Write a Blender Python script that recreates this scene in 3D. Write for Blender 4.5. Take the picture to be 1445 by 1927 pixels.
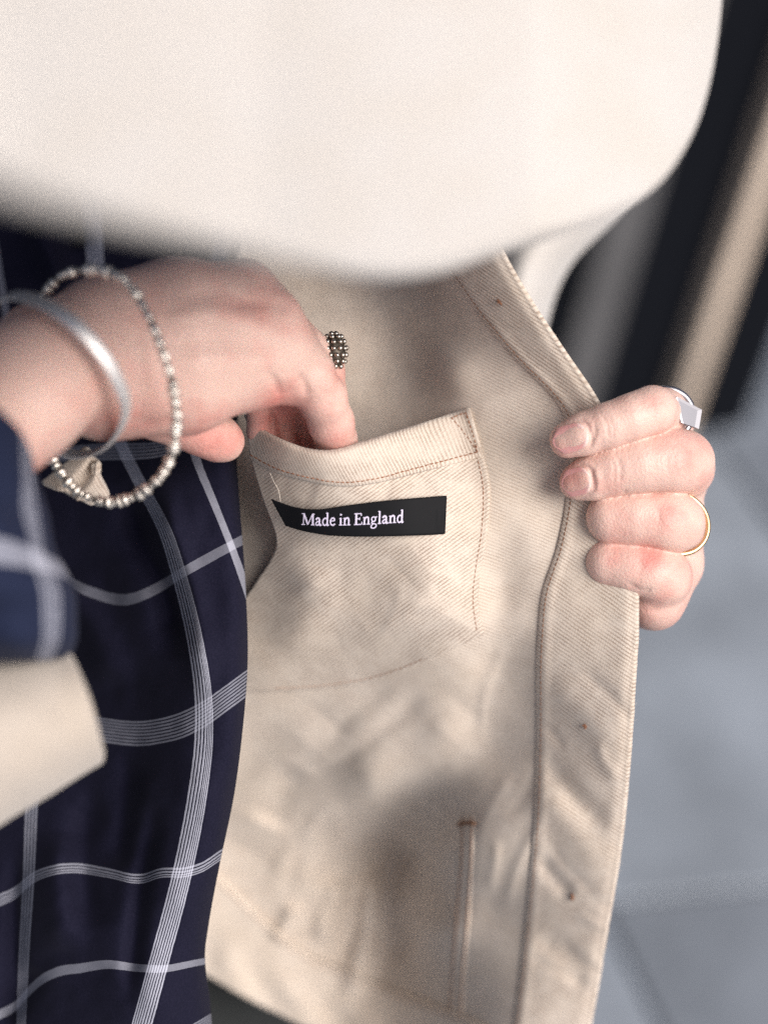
import bpy, bmesh, math, random
import numpy as np
from mathutils import Vector, Matrix

random.seed(7); rng = np.random.default_rng(7)
scene = bpy.context.scene
for o in list(bpy.data.objects): bpy.data.objects.remove(o)

# ------------------------------------------------------------------ camera
PW, PH = 1445.0, 1927.0                 # the photograph's own raster, used as a drawing grid (0.152 mm per unit)
FOCUS = 0.50                            # metres to the pocket label
LENS = 24.0 * FOCUS / 0.220
FPX = LENS / 24.0 * PW
PITCH, ROLL = math.radians(35), math.radians(13)
U = 0.220 / PW                          # metres per grid unit at the focus distance
Rcam = Matrix.Rotation(math.radians(90) - PITCH, 4, 'X') @ Matrix.Rotation(ROLL, 4, 'Z')
centre = Vector((0, 0, 0.74))
cam_loc = centre + (Rcam.to_3x3() @ Vector((0, 0, 1))) * FOCUS
CAM = Matrix.Translation(cam_loc) @ Rcam
CAMN = np.array(CAM)
cd = bpy.data.cameras.new('camera'); cam = bpy.data.objects.new('camera', cd)
scene.collection.objects.link(cam); cam.matrix_world = CAM
cd.sensor_fit = 'HORIZONTAL'; cd.sensor_width = 24.0; cd.lens = LENS
cd.clip_start = 0.01; cd.clip_end = 200
cd.dof.use_dof = True; cd.dof.focus_distance = FOCUS - 0.002; cd.dof.aperture_fstop = 3.6
cd.dof.aperture_blades = 0
scene.camera = cam

# ------------------------------------------------------------------ light
sun_cam = Vector((0.60, 0.09, 0.79)).normalized()     # where the light comes from, seen from the camera
sun_dir = (Rcam.to_3x3() @ sun_cam).normalized()
w = bpy.data.worlds.new('World'); scene.world = w; w.use_nodes = True
nt = w.node_tree; bgn = nt.nodes['Background']
sky = nt.nodes.new('ShaderNodeTexSky'); sky.sky_type = 'NISHITA'; sky.sun_disc = False
sky.sun_elevation = math.asin(sun_dir.z); sky.sun_rotation = math.atan2(sun_dir.x, sun_dir.y)
sky.air_density = 0.55; sky.dust_density = 5.0; sky.ozone_density = 0.6
nt.links.new(sky.outputs[0], bgn.inputs[0]); bgn.inputs[1].default_value = 0.05
sl = bpy.data.lights.new('sun', 'SUN'); sl.energy = 1.5; sl.angle = math.radians(40); sl.color = (1.0, 0.96, 0.92)
so = bpy.data.objects.new('sun', sl); scene.collection.objects.link(so)
so.rotation_euler = sun_dir.to_track_quat('Z', 'Y').to_euler(); so.location = (0, 0, 4)
scene.view_settings.view_transform = 'Standard'; scene.view_settings.look = 'None'
scene.view_settings.gamma = 1.0; scene.view_settings.exposure = 1.08
scene.render.engine = 'CYCLES'; scene.cycles.use_denoising = False; scene.cycles.use_adaptive_sampling = False
scene.cycles.sample_clamp_indirect = 3.0
scene.cycles.max_bounces = 8

# ------------------------------------------------------------------ helpers
C = scene.collection
def Wm(px, py, z):
    """drawing grid (px, py) and height z in mm towards the viewer -> world points (N,3)"""
    px, py, z = [np.asarray(a, float) for a in (px, py, z)]
    px, py, z = np.broadcast_arrays(px, py, z)
    d = FOCUS - z * 0.001
    p = np.stack([(px - PW / 2) / FPX * d, -(py - PH / 2) / FPX * d, -d], -1).reshape(-1, 3)
    return p @ CAMN[:3, :3].T + CAMN[:3, 3]

def empty(name, label=None, cat=None, group=None, loc=(0, 0, 0)):
    o = bpy.data.objects.new(name, None); C.objects.link(o); o.empty_display_size = 0.02
    o.location = loc
    tag(o, label, cat, group); return o
def tag(o, label=None, cat=None, group=None, kind=None):
    if label: o['label'] = label
    if cat: o['category'] = cat
    if group: o['group'] = group
    if kind: o['kind'] = kind
    return o
def add(name, verts, faces, mat, parent=None, uv=None, smooth=True, attrs=None):
    me = bpy.data.meshes.new(name)
    verts = np.asarray(verts, np.float32)
    if parent is not None: verts = verts - np.array(parent.matrix_world.translation if parent.parent is None else ploc(parent), np.float32)
    me.from_pydata(verts.tolist(), [], [tuple(int(i) for i in f) for f in faces])
    if uv is not None:
        l = me.uv_layers.new(name='UVMap')
        idx = np.zeros(len(me.loops), np.int32); me.loops.foreach_get('vertex_index', idx)
        l.data.foreach_set('uv', np.asarray(uv, np.float32)[idx].ravel())
    for k, a in (attrs or {}).items():
        at = me.attributes.new(k, 'FLOAT', 'POINT'); at.data.foreach_set('value', np.asarray(a, np.float32))
    if smooth: me.polygons.foreach_set('use_smooth', np.ones(len(me.polygons), bool))
    me.materials.append(mat); me.update()
    o = bpy.data.objects.new(name, me); C.objects.link(o)
    if parent is not None: o.parent = parent
    return o
def ploc(o):
    p = Vector((0, 0, 0))
    while o is not None: p = p + o.location; o = o.parent
    return p

def spline(pts, n):
    """Catmull-Rom through pts, n samples even in arc length"""
    P = np.asarray(pts, float)
    Q = np.vstack([2 * P[0] - P[1], P, 2 * P[-1] - P[-2]])
    out = []
    for i in range(1, len(Q) - 2):
        t = np.linspace(0, 1, 24, endpoint=False)[:, None]
        a, b, c, d = Q[i - 1], Q[i], Q[i + 1], Q[i + 2]
        out.append(0.5 * (2 * b + (c - a) * t + (2 * a - 5 * b + 4 * c - d) * t**2 + (3 * b - a - 3 * c + d) * t**3))
    out = np.vstack(out + [P[-1:]])
    L = np.r_[0, np.cumsum(np.linalg.norm(np.diff(out, axis=0), axis=1))]
    s = np.linspace(0, L[-1], n)
    return np.stack([np.interp(s, L, out[:, k]) for k in range(P.shape[1])], -1)
def closed_spline(pts, n):
    P = np.asarray(pts, float); k = len(P)
    out = []
    for i in range(k):
        t = np.linspace(0, 1, 24, endpoint=False)[:, None]
        a, b, c, d = P[i - 1], P[i], P[(i + 1) % k], P[(i + 2) % k]
        out.append(0.5 * (2 * b + (c - a) * t + (2 * a - 5 * b + 4 * c - d) * t**2 + (3 * b - a - 3 * c + d) * t**3))
    out = np.vstack(out); out = np.vstack([out, out[:1]])
    L = np.r_[0, np.cumsum(np.linalg.norm(np.diff(out, axis=0), axis=1))]
    s = np.linspace(0, L[-1], n, endpoint=False)
    return np.stack([np.interp(s, L, out[:, j]) for j in range(P.shape[1])], -1)
def smooth_interp(x, xs, ys):
    """piecewise cubic (Catmull) 1-D"""
    xs = np.asarray(xs, float); ys = np.asarray(ys, float)
    m = np.gradient(ys, xs)
    x = np.asarray(x, float); i = np.clip(np.searchsorted(xs, x) - 1, 0, len(xs) - 2)
    h = xs[i + 1] - xs[i]; t = (x - xs[i]) / h
    lo, hi = t < 0, t > 1
    tt = np.clip(t, 0, 1)
    r = (2*tt**3-3*tt**2+1)*ys[i] + (tt**3-2*tt**2+tt)*h*m[i] + (-2*tt**3+3*tt**2)*ys[i+1] + (tt**3-tt**2)*h*m[i+1]
    r = np.where(lo, ys[i] + (x - xs[i]) * m[i], r)
    return np.where(hi, ys[i + 1] + (x - xs[i + 1]) * m[i + 1], r)

class TPS:
    def __init__(s, pts, lam=1e-3):
        P = np.asarray(pts, float); s.c = P[:, :2] / 500.0; n = len(P)
        K = s.k(np.linalg.norm(s.c[:, None] - s.c[None], axis=-1)) + lam * np.eye(n)
        A = np.zeros((n + 3, n + 3)); A[:n, :n] = K; A[:n, n] = A[n, :n] = 1
        A[:n, n + 1:] = s.c; A[n + 1:, :n] = s.c.T
        s.w = np.linalg.solve(A, np.r_[P[:, 2], 0, 0, 0])
    def k(s, r): return np.where(r > 1e-9, r * r * np.log(np.maximum(r, 1e-9)), 0)
    def __call__(s, x, y):
        q = np.stack([np.ravel(x), np.ravel(y)], -1) / 500.0
        r = np.linalg.norm(q[:, None] - s.c[None], axis=-1)
        z = s.k(r) @ s.w[:-3] + s.w[-3] + q @ s.w[-2:]
        return z.reshape(np.shape(x))
def seg_dist(x, y, poly, want_t=False):
    x = np.asarray(x, float); y = np.asarray(y, float)
    best = np.full(x.shape, 1e9); bt = np.zeros(x.shape); n = len(poly) - 1
    for i in range(n):
        ax, ay = poly[i][:2]; bx, by = poly[i + 1][:2]
        dx, dy = bx - ax, by - ay
        t = np.clip(((x - ax) * dx + (y - ay) * dy) / (dx * dx + dy * dy + 1e-9), 0, 1)
        d = np.hypot(x - ax - t * dx, y - ay - t * dy)
        m = d < best; best = np.where(m, d, best); bt = np.where(m, (i + t) / n, bt)
    return (best, bt) if want_t else best
def folds(x, y, lst):
    """sum of soft ridges (amp mm, width px) along polylines, fading at both ends"""
    x = np.asarray(x, float); y = np.asarray(y, float); z = np.zeros(x.shape)
    for poly, amp, wd in lst:
        pl = spline(poly, 14) if len(poly) > 2 else np.array(poly, float); R = wd * 2.6
        m = (x > pl[:, 0].min() - R) & (x < pl[:, 0].max() + R) & (y > pl[:, 1].min() - R) & (y < pl[:, 1].max() + R)
        if not m.any(): continue
        d, t = seg_dist(x[m], y[m], pl, True)
        z[m] += amp * np.exp(-(d / wd) ** 2) * np.clip(np.sin(np.pi * np.clip(t, 0.02, 0.98)) * 1.6, 0, 1)
    return z
def vnoise(x, y, sc, seed=0):
    """smooth value noise for wrinkles"""
    r = np.random.default_rng(seed).random((64, 64)) * 2 - 1
    u, v = np.asarray(x) / sc + 31.3, np.asarray(y) / sc + 17.7
    i, j = np.floor(u).astype(int), np.floor(v).astype(int); fu, fv = u - i, v - j
    fu, fv = fu * fu * (3 - 2 * fu), fv * fv * (3 - 2 * fv)
    g = lambda a, b: r[a % 64, b % 64]
    return (g(i, j) * (1 - fu) + g(i + 1, j) * fu) * (1 - fv) + (g(i, j + 1) * (1 - fu) + g(i + 1, j + 1) * fu) * fv

def grid_faces(nr, nc, flip=False, wrap=False):
    f = []
    cc = nc if wrap else nc - 1
    for r in range(nr - 1):
        for c in range(cc):
            c2 = (c + 1) % nc
            q = (r * nc + c, (r + 1) * nc + c, (r + 1) * nc + c2, r * nc + c2)
            f.append(q[::-1] if flip else q)
    return f
MM = U * 1000
def cloth(name, X, Y, Z, mat, parent, thick=1.0, uv=None, label=None, rim=2.2):
    """a cloth sheet given as a grid of (px, py, z mm): front face, back face and a rolled rim"""
    nr, nc = X.shape
    if uv is None: uv = sheet_uv(X, Y, Z)
    front = Wm(X, Y, Z).reshape(nr, nc, 3)
    du = np.gradient(front, axis=1); dv = np.gradient(front, axis=0)
    n = np.cross(dv, du); n /= np.linalg.norm(n, axis=-1, keepdims=True) + 1e-12
    view = CAMN[:3, 3] - front
    if (n * view).sum() < 0: n = -n
    back = front - n * thick * 0.001
    ring = [(0, c) for c in range(nc)] + [(r, nc - 1) for r in range(1, nr)] + [(nr - 1, c) for c in range(nc - 2, -1, -1)] + [(r, 0) for r in range(nr - 2, 0, -1)]
    # rolled rim: a mid loop pushed outwards
    cen = front.reshape(-1, 3).mean(0)
    V = [front.reshape(-1, 3), back.reshape(-1, 3)]
    mid = []
    for (r, c) in ring:
        rr, cc = min(max(r, 1), nr - 2), min(max(c, 1), nc - 2)
        out = front[r, c] - front[rr, cc]; out /= np.linalg.norm(out) + 1e-9
        mid.append((front[r, c] + back[r, c]) / 2 + out * thick * 0.0005)
    V.append(np.array(mid))
    N = nr * nc
    F = grid_faces(nr, nc) + [tuple(i + N for i in f[::-1]) for f in grid_faces(nr, nc)]
    M = len(ring)
    for k in range(M):
        a = ring[k][0] * nc + ring[k][1]; k2 = (k + 1) % M; b = ring[k2][0] * nc + ring[k2][1]
        F.append((a, 2 * N + k, 2 * N + k2, b)); F.append((2 * N + k, a + N, b + N, 2 * N + k2))
    uvf = uv.reshape(-1, 2)
    ruv = np.array([uvf[r * nc + c] for r, c in ring])
    o = add(name, np.vstack(V), F, mat, parent, uv=np.vstack([uvf, uvf, ruv]))
    bm = bmesh.new(); bm.from_mesh(o.data); bmesh.ops.recalc_face_normals(bm, faces=bm.faces[:]); bm.to_mesh(o.data); bm.free()
    if label: o['label'] = label
    return o
def sheet_uv(X, Y, Z, sh=0.15):
    return np.stack([X * MM + Z * sh, -Y * MM + Z * sh * 0.6], -1)

def tube(pts, rad, nseg=8, closed=False, prof=None):
    """swept tube in world metres; prof = list of (a,b) profile points along (normal, binormal)"""
    P = np.asarray(pts, float); n = len(P)
    T = np.gradient(P, axis=0) if not closed else np.roll(P, -1, 0) - np.roll(P, 1, 0)
    T /= np.linalg.norm(T, axis=1, keepdims=True) + 1e-12
    rad = np.broadcast_to(np.asarray(rad, float), (n,))
    up = np.array([0.31, 0.2, 0.93]); Nn = np.cross(T[0], up); Nn /= np.linalg.norm(Nn)
    fr = []
    for i in range(n):
        Nn = Nn - T[i] * (Nn @ T[i]); Nn /= np.linalg.norm(Nn); fr.append((Nn.copy(), np.cross(T[i], Nn)))
    V = []
    for i in range(n):
        a, b = fr[i]
        for k in range(nseg):
            th = 2 * math.pi * k / nseg
            V.append(P[i] + rad[i] * (a * math.cos(th) + b * math.sin(th)))
    F = grid_faces(n, nseg, wrap=True)
    if closed: F += [((n - 1) * nseg + c, c, (c + 1) % nseg, (n - 1) * nseg + (c + 1) % nseg) for c in range(nseg)]
    else: F += [tuple(range(nseg))[::-1], tuple((n - 1) * nseg + c for c in range(nseg))]
    return np.array(V), F
def merge(parts):
    V, F, o = [], [], 0
    for v, f in parts:
        V.append(v); F += [tuple(i + o for i in q) for q in f]; o += len(v)
    return np.vstack(V), F
def stitches(name, path_px, zfun, mat, parent, pitch=1.55, rad=0.17, lift=0.12, gap=0.25):
    """a row of single thread stitches along a path on a surface"""
    L = np.r_[0, np.cumsum(np.linalg.norm(np.diff(path_px, axis=0), axis=1))] * MM
    st = np.arange(0, L[-1] - pitch, pitch); aa = np.linspace(0, 1 - gap, 5)
    S = st[:, None] + aa[None] * pitch
    x = np.interp(S, L, path_px[:, 0]); y = np.interp(S, L, path_px[:, 1]) + rng.normal(0, 0.04, (len(st), 1)) / MM
    q = Wm(x, y, zfun(x, y) + lift * (1.0 - (2 * aa / (1 - gap) - 1) ** 4 * 1.9)[None]).reshape(len(st), 5, 3)
    parts = [tube(k, rad * 0.001 * np.array([0.6, 1, 1, 1, 0.6]), 6) for k in q]
    v, f = merge(parts)
    o = add(name, v, f, mat, parent); o['kind'] = 'stuff'; return o

# ------------------------------------------------------------------ materials
def newmat(name):
    m = bpy.data.materials.new(name); m.use_nodes = True
    return m, m.node_tree.nodes, m.node_tree.links, m.node_tree.nodes['Principled BSDF']
class NB:
    """tiny node-expression builder"""
    def __init__(s, nodes, links): s.n, s.l = nodes, links
    def put(s, node, i, v):
        if hasattr(v, 'is_linked') or isinstance(v, bpy.types.NodeSocket): s.l.new(v, node.inputs[i])
        else: node.inputs[i].default_value = v
    def m(s, op, a, b=0.0, c=0.0, clamp=False):
        n = s.n.new('ShaderNodeMath'); n.operation = op; n.use_clamp = clamp
        s.put(n, 0, a); s.put(n, 1, b); s.put(n, 2, c); return n.outputs[0]
    def mix(s, f, a, b, mode='MIX'):
        n = s.n.new('ShaderNodeMix'); n.data_type = 'RGBA'; n.blend_type = mode
        s.put(n, 0, f); s.put(n, 6, a); s.put(n, 7, b); return n.outputs[2]
    def noise(s, vec, scale, detail=3, rough=0.5):
        n = s.n.new('ShaderNodeTexNoise'); s.l.new(vec, n.inputs['Vector'])
        n.inputs['Scale'].default_value = scale; n.inputs['Detail'].default_value = detail; n.inputs['Roughness'].default_value = rough
        return n.outputs[0]
    def sstep(s, v, lo, hi):
        n = s.n.new('ShaderNodeMapRange'); n.interpolation_type = 'SMOOTHSTEP'
        s.put(n, 0, v); n.inputs[1].default_value = lo; n.inputs[2].default_value = hi; return n.outputs[0]
    def bump(s, h, strength, dist):
        n = s.n.new('ShaderNodeBump'); s.l.new(h, n.inputs['Height']); n.inputs['Strength'].default_value = strength
        n.inputs['Distance'].default_value = dist; return n.outputs[0]
    def uv(s):
        t = s.n.new('ShaderNodeTexCoord'); sp = s.n.new('ShaderNodeSeparateXYZ'); s.l.new(t.outputs['UV'], sp.inputs[0])
        return t.outputs['UV'], sp.outputs[0], sp.outputs[1]
    def attr(s, name):
        a = s.n.new('ShaderNodeAttribute'); a.attribute_name = name; return a.outputs['Fac']

def twill(name, angle, period=1.15, light=(0.67, 0.595, 0.52), dark=(0.25, 0.175, 0.13), contrast=1.0, relief=0.07, dash=True):
    """cotton twill: diagonal ribs, angle in degrees of the rib line, counter-clockwise from the horizontal"""
    m, n, l, p = newmat(name); b = NB(n, l)
    vec, u, v = b.uv()
    a = math.radians(angle)
    warp = b.m('MULTIPLY', b.m('SUBTRACT', b.noise(vec, 0.2, 2), 0.5), 0.5)
    fine = b.m('MULTIPLY', b.m('SUBTRACT', b.noise(vec, 1.6, 3), 0.5), 0.55)
    across = b.m('ADD', b.m('SUBTRACT', b.m('MULTIPLY', v, math.cos(a)), b.m('MULTIPLY', u, math.sin(a))), b.m('ADD', warp, fine))
    along = b.m('ADD', b.m('MULTIPLY', u, math.cos(a)), b.m('MULTIPLY', v, math.sin(a)))
    s = b.m('DIVIDE', across, period)
    row = b.m('FLOOR', s); fr = b.m('FRACT', s)
    rib = b.m('SINE', b.m('MULTIPLY', fr, math.pi))                       # 0 in the groove, 1 on the rib
    rib = b.m('POWER', rib, 0.6)
    # each rib is a row of slanted floats
    ph = b.m('ADD', b.m('DIVIDE', along, period * 0.75), b.m('ADD', b.m('MULTIPLY', row, 0.37), b.m('MULTIPLY', fr, 0.55)))
    fl = b.m('POWER', b.m('ABSOLUTE', b.m('SINE', b.m('MULTIPLY', ph, math.pi))), 0.35)
    h = b.m('MULTIPLY', rib, b.m('ADD', 0.52, b.m('MULTIPLY', fl, 0.48))) if dash else rib
    speck = b.sstep(b.noise(vec, 1.7, 4, 0.75), 0.50, 0.68)               # flecks of unbleached cotton
    broad = b.noise(vec, 0.045, 3)
    groove = b.sstep(h, 0.35, 0.97)
    nap = b.sstep(b.noise(vec, 0.16, 3, 0.6), 0.30, 0.66)                 # how well the groove reads varies with wear
    amt = b.m('MULTIPLY', b.m('SUBTRACT', 1.0, groove), b.m('MULTIPLY', b.m('ADD', 0.35, b.m('MULTIPLY', nap, 0.65)), 0.62 * contrast))
    col = b.mix(amt, (*light, 1), (*dark, 1))
    col = b.mix(b.m('MULTIPLY', speck, 0.26 * contrast), col, (*dark, 1))
    col = b.mix(b.m('MULTIPLY', b.sstep(broad, 0.35, 0.7), 0.22), col, (light[0] * 0.86, light[1] * 0.80, light[2] * 0.70, 1))
    l.new(col, p.inputs['Base Color'])
    p.inputs['Roughness'].default_value = 0.92; p.inputs['Specular IOR Level'].default_value = 0.15
    p.inputs['Sheen Weight'].default_value = 0.25; p.inputs['Sheen Roughness'].default_value = 0.6
    fuzz = b.m('MULTIPLY', b.noise(vec, 6.0, 2), 0.5)
    l.new(b.bump(b.m('ADD', h, fuzz), 0.55, relief * 0.001), p.inputs['Normal'])
    return m

M_BODY = twill('cream_twill_body', -22, 0.95, contrast=0.85)
M_FACE = twill('cream_twill_facing', -33, 1.02, contrast=1.3)
M_POCK = twill('cream_twill_pocket', 36, 0.95, contrast=1.3)
M_HEMP = twill('cream_twill_pocket_hem', -66, 0.92, contrast=1.25)
M_SMOOTH = twill('cream_twill_outside', 30, 0.8, light=(0.55, 0.53, 0.51), dark=(0.48, 0.455, 0.43), contrast=0.5)
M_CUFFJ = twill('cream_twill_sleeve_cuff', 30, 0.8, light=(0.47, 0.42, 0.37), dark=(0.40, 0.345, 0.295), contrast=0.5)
M_LIN = twill('cream_twill_band', -50, 1.0, contrast=0.6)

def plain(name, col, rough=0.6, metal=0.0, bump=None, spec=0.5, var=0.0):
    m, n, l, p = newmat(name); b = NB(n, l)
    p.inputs['Base Color'].default_value = (*col, 1); p.inputs['Roughness'].default_value = rough
    p.inputs['Metallic'].default_value = metal; p.inputs['Specular IOR Level'].default_value = spec
    t = n.new('ShaderNodeTexCoord')
    if var:
        nz = b.noise(t.outputs['Object'], var, 3)
        l.new(b.mix(b.sstep(nz, 0.3, 0.7), (*[c * 0.8 for c in col], 1), (*[min(1, c * 1.12) for c in col], 1)), p.inputs['Base Color'])
    if bump:
        l.new(b.bump(b.noise(t.outputs['Object'], bump[0], 3), bump[1], bump[2]), p.inputs['Normal'])
    return m
M_THREAD = plain('rust_thread', (0.30, 0.135, 0.075), 0.8, spec=0.2)
M_THREAD2 = plain('tan_thread', (0.25, 0.135, 0.085), 0.85, spec=0.2)
M_TACK = plain('tack_brown', (0.20, 0.09, 0.05), 0.8)
M_LABEL = plain('black_satin', (0.0055, 0.006, 0.008), 0.6, bump=(2500, 0.25, 0.0001), spec=0.12)
M_LETTER = plain('lilac_white_weave', (0.66, 0.62, 0.80), 0.75)
M_SILVER = plain('silver', (0.92, 0.87, 0.80), 0.40, 1.0, bump=(900, 0.25, 0.0002))
M_SILVERB = plain('brushed_silver', (0.98, 0.96, 0.95), 0.58, 1.0, bump=(300, 0.12, 0.0002))
M_OXID = plain('oxidised_silver', (0.50, 0.46, 0.41), 0.33, 1.0)
M_OXDARK = plain('oxidised_dark', (0.10, 0.085, 0.07), 0.5, 0.8)
M_WHITEM = plain('polished_white_metal', (0.36, 0.36, 0.39), 0.34, 1.0)
M_GOLD = plain('gold', (0.72, 0.52, 0.30), 0.28, 1.0)
M_CORD = plain('brown_cord', (0.16, 0.09, 0.06), 0.7)

def shirt_mat(name, vs, hs, base=(0.0062, 0.0064, 0.0180)):
    """navy cotton with woven check; stripes = (centre, half width, number of lines or 0 solid, strength)"""
    m, n, l, p = newmat(name); b = NB(n, l)
    vec, u, v = b.uv()
    t = n.new('ShaderNodeTexCoord'); ob = t.outputs['Object']
    def bank(c, lst):
        tot = None
        for ce, hw, nl, st in lst:
            d = b.m('SUBTRACT', c, ce)
            inside = b.m('LESS_THAN', b.m('ABSOLUTE', d), hw)
            if nl:
                fr = b.m('FRACT', b.m('MULTIPLY', b.m('ADD', d, hw), nl / (2 * hw)))
                ln = b.sstep(b.m('SINE', b.m('MULTIPLY', fr, math.pi)), 0.35, 0.85)
                inside = b.m('MULTIPLY', inside, ln)
            e = b.m('MULTIPLY', inside, st)
            tot = e if tot is None else b.m('ADD', tot, e)
        return tot
    wob = b.m('MULTIPLY', b.m('SUBTRACT', b.noise(ob, 600, 2), 0.5), 0.006)
    tot = b.m('ADD', bank(b.m('ADD', u, wob), vs), bank(b.m('ADD', v, wob), hs))
    thr = b.noise(ob, 2500, 2, 0.7)
    tot = b.m('MULTIPLY', tot, b.m('ADD', 0.62, b.m('MULTIPLY', thr, 0.7)), clamp=True)
    bcol = b.mix(b.sstep(b.noise(ob, 1800, 2), 0.3, 0.75), (*base, 1), (base[0] * 1.7, base[1] * 1.6, base[2] * 1.4, 1))
    l.new(b.mix(tot, bcol, (0.50, 0.52, 0.62, 1)), p.inputs['Base Color'])
    p.inputs['Roughness'].default_value = 0.85; p.inputs['Specular IOR Level'].default_value = 0.12
    p.inputs['Sheen Weight'].default_value = 0.02
    l.new(b.bump(b.m('ADD', b.noise(ob, 2200, 2), b.m('MULTIPLY', tot, 0.4)), 0.3, 0.0001), p.inputs['Normal'])
    return m
M_SHIRT = shirt_mat('navy_check_cotton',
    [(-0.0, 0.040, 4, 0.55), (1.0, 0.078, 8, 0.75), (2.0, 0.065, 0, 0.45), (-1.0, .05, 4, .6)],
    [(0.0, 0.06, 5, 0.40), (1.0, 0.040, 0, 0.26), (2.0, 0.092, 8, 0.38), (3.0, 0.045, 4, 0.50), (4.0, 0.042, 0, 0.36), (5.0, 0.1, 5, 0.4), (-1.0, .05, 0, .3)])
M_CUFF = shirt_mat('navy_check_cuff', [(0.94, .02, 3, .5), (0.13, .022, 4, .55)], [(0.52, 0.055, 0, 0.45)], base=(0.010, 0.0145, 0.038))

def skin_mat():
    m, n, l, p = newmat('skin'); b = NB(n, l)
    t = n.new('ShaderNodeTexCoord'); ob = t.outputs['Object']
    red = b.attr('redness')
    mott = b.sstep(b.noise(ob, 110, 4, 0.55), 0.35, 0.70)
    f = b.m('ADD', b.m('MULTIPLY', red, 0.85), b.m('MULTIPLY', b.m('SUBTRACT', mott, 0.5), 0.42), clamp=True)
    col = b.mix(f, (0.72, 0.495, 0.428, 1), (0.62, 0.25, 0.215, 1))
    l.new(col, p.inputs['Base Color'])
    p.inputs['Subsurface Weight'].default_value = 0.12; p.inputs['Subsurface Radius'].default_value = (1.0, 0.36, 0.2)
    p.inputs['Subsurface Scale'].default_value = 0.0022
    p.inputs['Roughness'].default_value = 0.48; p.inputs['Specular IOR Level'].default_value = 0.42
    vo = n.new('ShaderNodeTexVoronoi'); l.new(ob, vo.inputs['Vector']); vo.inputs['Scale'].default_value = 1300
    h = b.m('ADD', b.m('MULTIPLY', vo.outputs['Distance'], 0.6), b.m('MULTIPLY', b.noise(ob, 380, 5, 0.65), 1.2))
    l.new(b.bump(h, 0.42, 0.0004), p.inputs['Normal'])
    return m
M_SKIN = skin_mat()
def nail_mat():
    m, n, l, p = newmat('fingernail'); b = NB(n, l)
    a = b.attr('lunula')
    l.new(b.mix(a, (0.70, 0.36, 0.345, 1), (0.80, 0.60, 0.56, 1)), p.inputs['Base Color'])
    p.inputs['Roughness'].default_value = 0.22; p.inputs['Subsurface Weight'].default_value = 0.1
    p.inputs['Subsurface Scale'].default_value = 0.002
    return m
M_NAIL = nail_mat()

# ------------------------------------------------------------------ setting: pavement, shopfront
def ground_hit(px, py, z=0.0):
    a = Wm(px, py, 0)[0]; d = a - np.array(cam_loc); t = (z - cam_loc.z) / d[2]
    return np.array(cam_loc) + d * t
def concrete(name, col, scale=6):
    m, n, l, p = newmat(name); b = NB(n, l)
    t = n.new('ShaderNodeTexCoord'); ob = t.outputs['Object']
    f = b.sstep(b.noise(ob, scale, 5, 0.6), 0.3, 0.7)
    g = b.sstep(b.noise(ob, 90, 3), 0.3, 0.8)
    c1 = b.mix(f, (*[c * 0.74 for c in col], 1), (*[c * 1.15 for c in col], 1))
    l.new(b.mix(b.m('MULTIPLY', g, 0.3), c1, (*[c * 0.6 for c in col], 1)), p.inputs['Base Color'])
    p.inputs['Roughness'].default_value = 0.7
    l.new(b.bump(b.noise(ob, 120, 4), 0.4, 0.002), p.inputs['Normal'])
    return m
M_GROUND = concrete('mortar_bed', (0.22, 0.235, 0.26))
SLABM = [concrete('paving_stone_%d' % i, c) for i, c in enumerate([(0.29, 0.33, 0.385), (0.255, 0.29, 0.34), (0.345, 0.39, 0.45), (0.22, 0.25, 0.295)])]
def boxmesh(a, b, bev=0.0):
    (x0, y0, z0), (x1, y1, z1) = a, b
    v = [(x0 + bev, y0 + bev, z1), (x1 - bev, y0 + bev, z1), (x1 - bev, y1 - bev, z1), (x0 + bev, y1 - bev, z1),
         (x0, y0, z1 - bev), (x1, y0, z1 - bev), (x1, y1, z1 - bev), (x0, y1, z1 - bev), (x0, y0, z0), (x1, y0, z0), (x1, y1, z0), (x0, y1, z0)]
    f = [(0, 1, 2, 3), (4, 5, 1, 0), (5, 6, 2, 1), (6, 7, 3, 2), (7, 4, 0, 3), (8, 9, 5, 4), (9, 10, 6, 5), (10, 11, 7, 6), (11, 8, 4, 7), (11, 10, 9, 8)]
    return np.array(v, float), f
gv, gf = np.array([(-40, -40, 0), (40, -40, 0), (40, 40, 0), (-40, 40, 0)], float), [(0, 1, 2, 3)]
ground = tag(add('pavement', gv, gf, M_GROUND, smooth=False), kind='structure')

# ------------------------------------------------------------------ jacket: the held-open front
jacket = empty('jacket', 'cream cotton twill jacket held open to show its inside pocket', 'jacket', loc=Wm(680, 1000, -40)[0])
bpy.context.view_layer.update()
EDGE = [(900, 380), (945, 480), (1000, 575), (1060, 665), (1120, 755), (1160, 850), (1185, 980), (1196, 1100), (1197, 1180), (1190, 1300), (1180, 1450), (1165, 1600), (1140, 1750), (1110, 1927), (1090, 2030)]
SEAM = [(750, 380), (835, 500), (890, 580), (960, 665), (1058, 775), (1072, 850), (1066, 930), (1046, 1035), (1020, 1115), (1011, 1200), (1008, 1400), (1003, 1550), (990, 1700), (965, 1927), (950, 2030)]
LEFT = [(470, 380), (380, 800), (400, 1100), (400, 1400), (360, 1600), (330, 1850), (340, 2030)]
xe = lambda y: smooth_interp(y, [p[1] for p in EDGE], [p[0] for p in EDGE])
xs_ = lambda y: smooth_interp(y, [p[1] for p in SEAM], [p[0] for p in SEAM])
xl = lambda y: np.interp(y, [p[1] for p in LEFT], [p[0] for p in LEFT])
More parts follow.
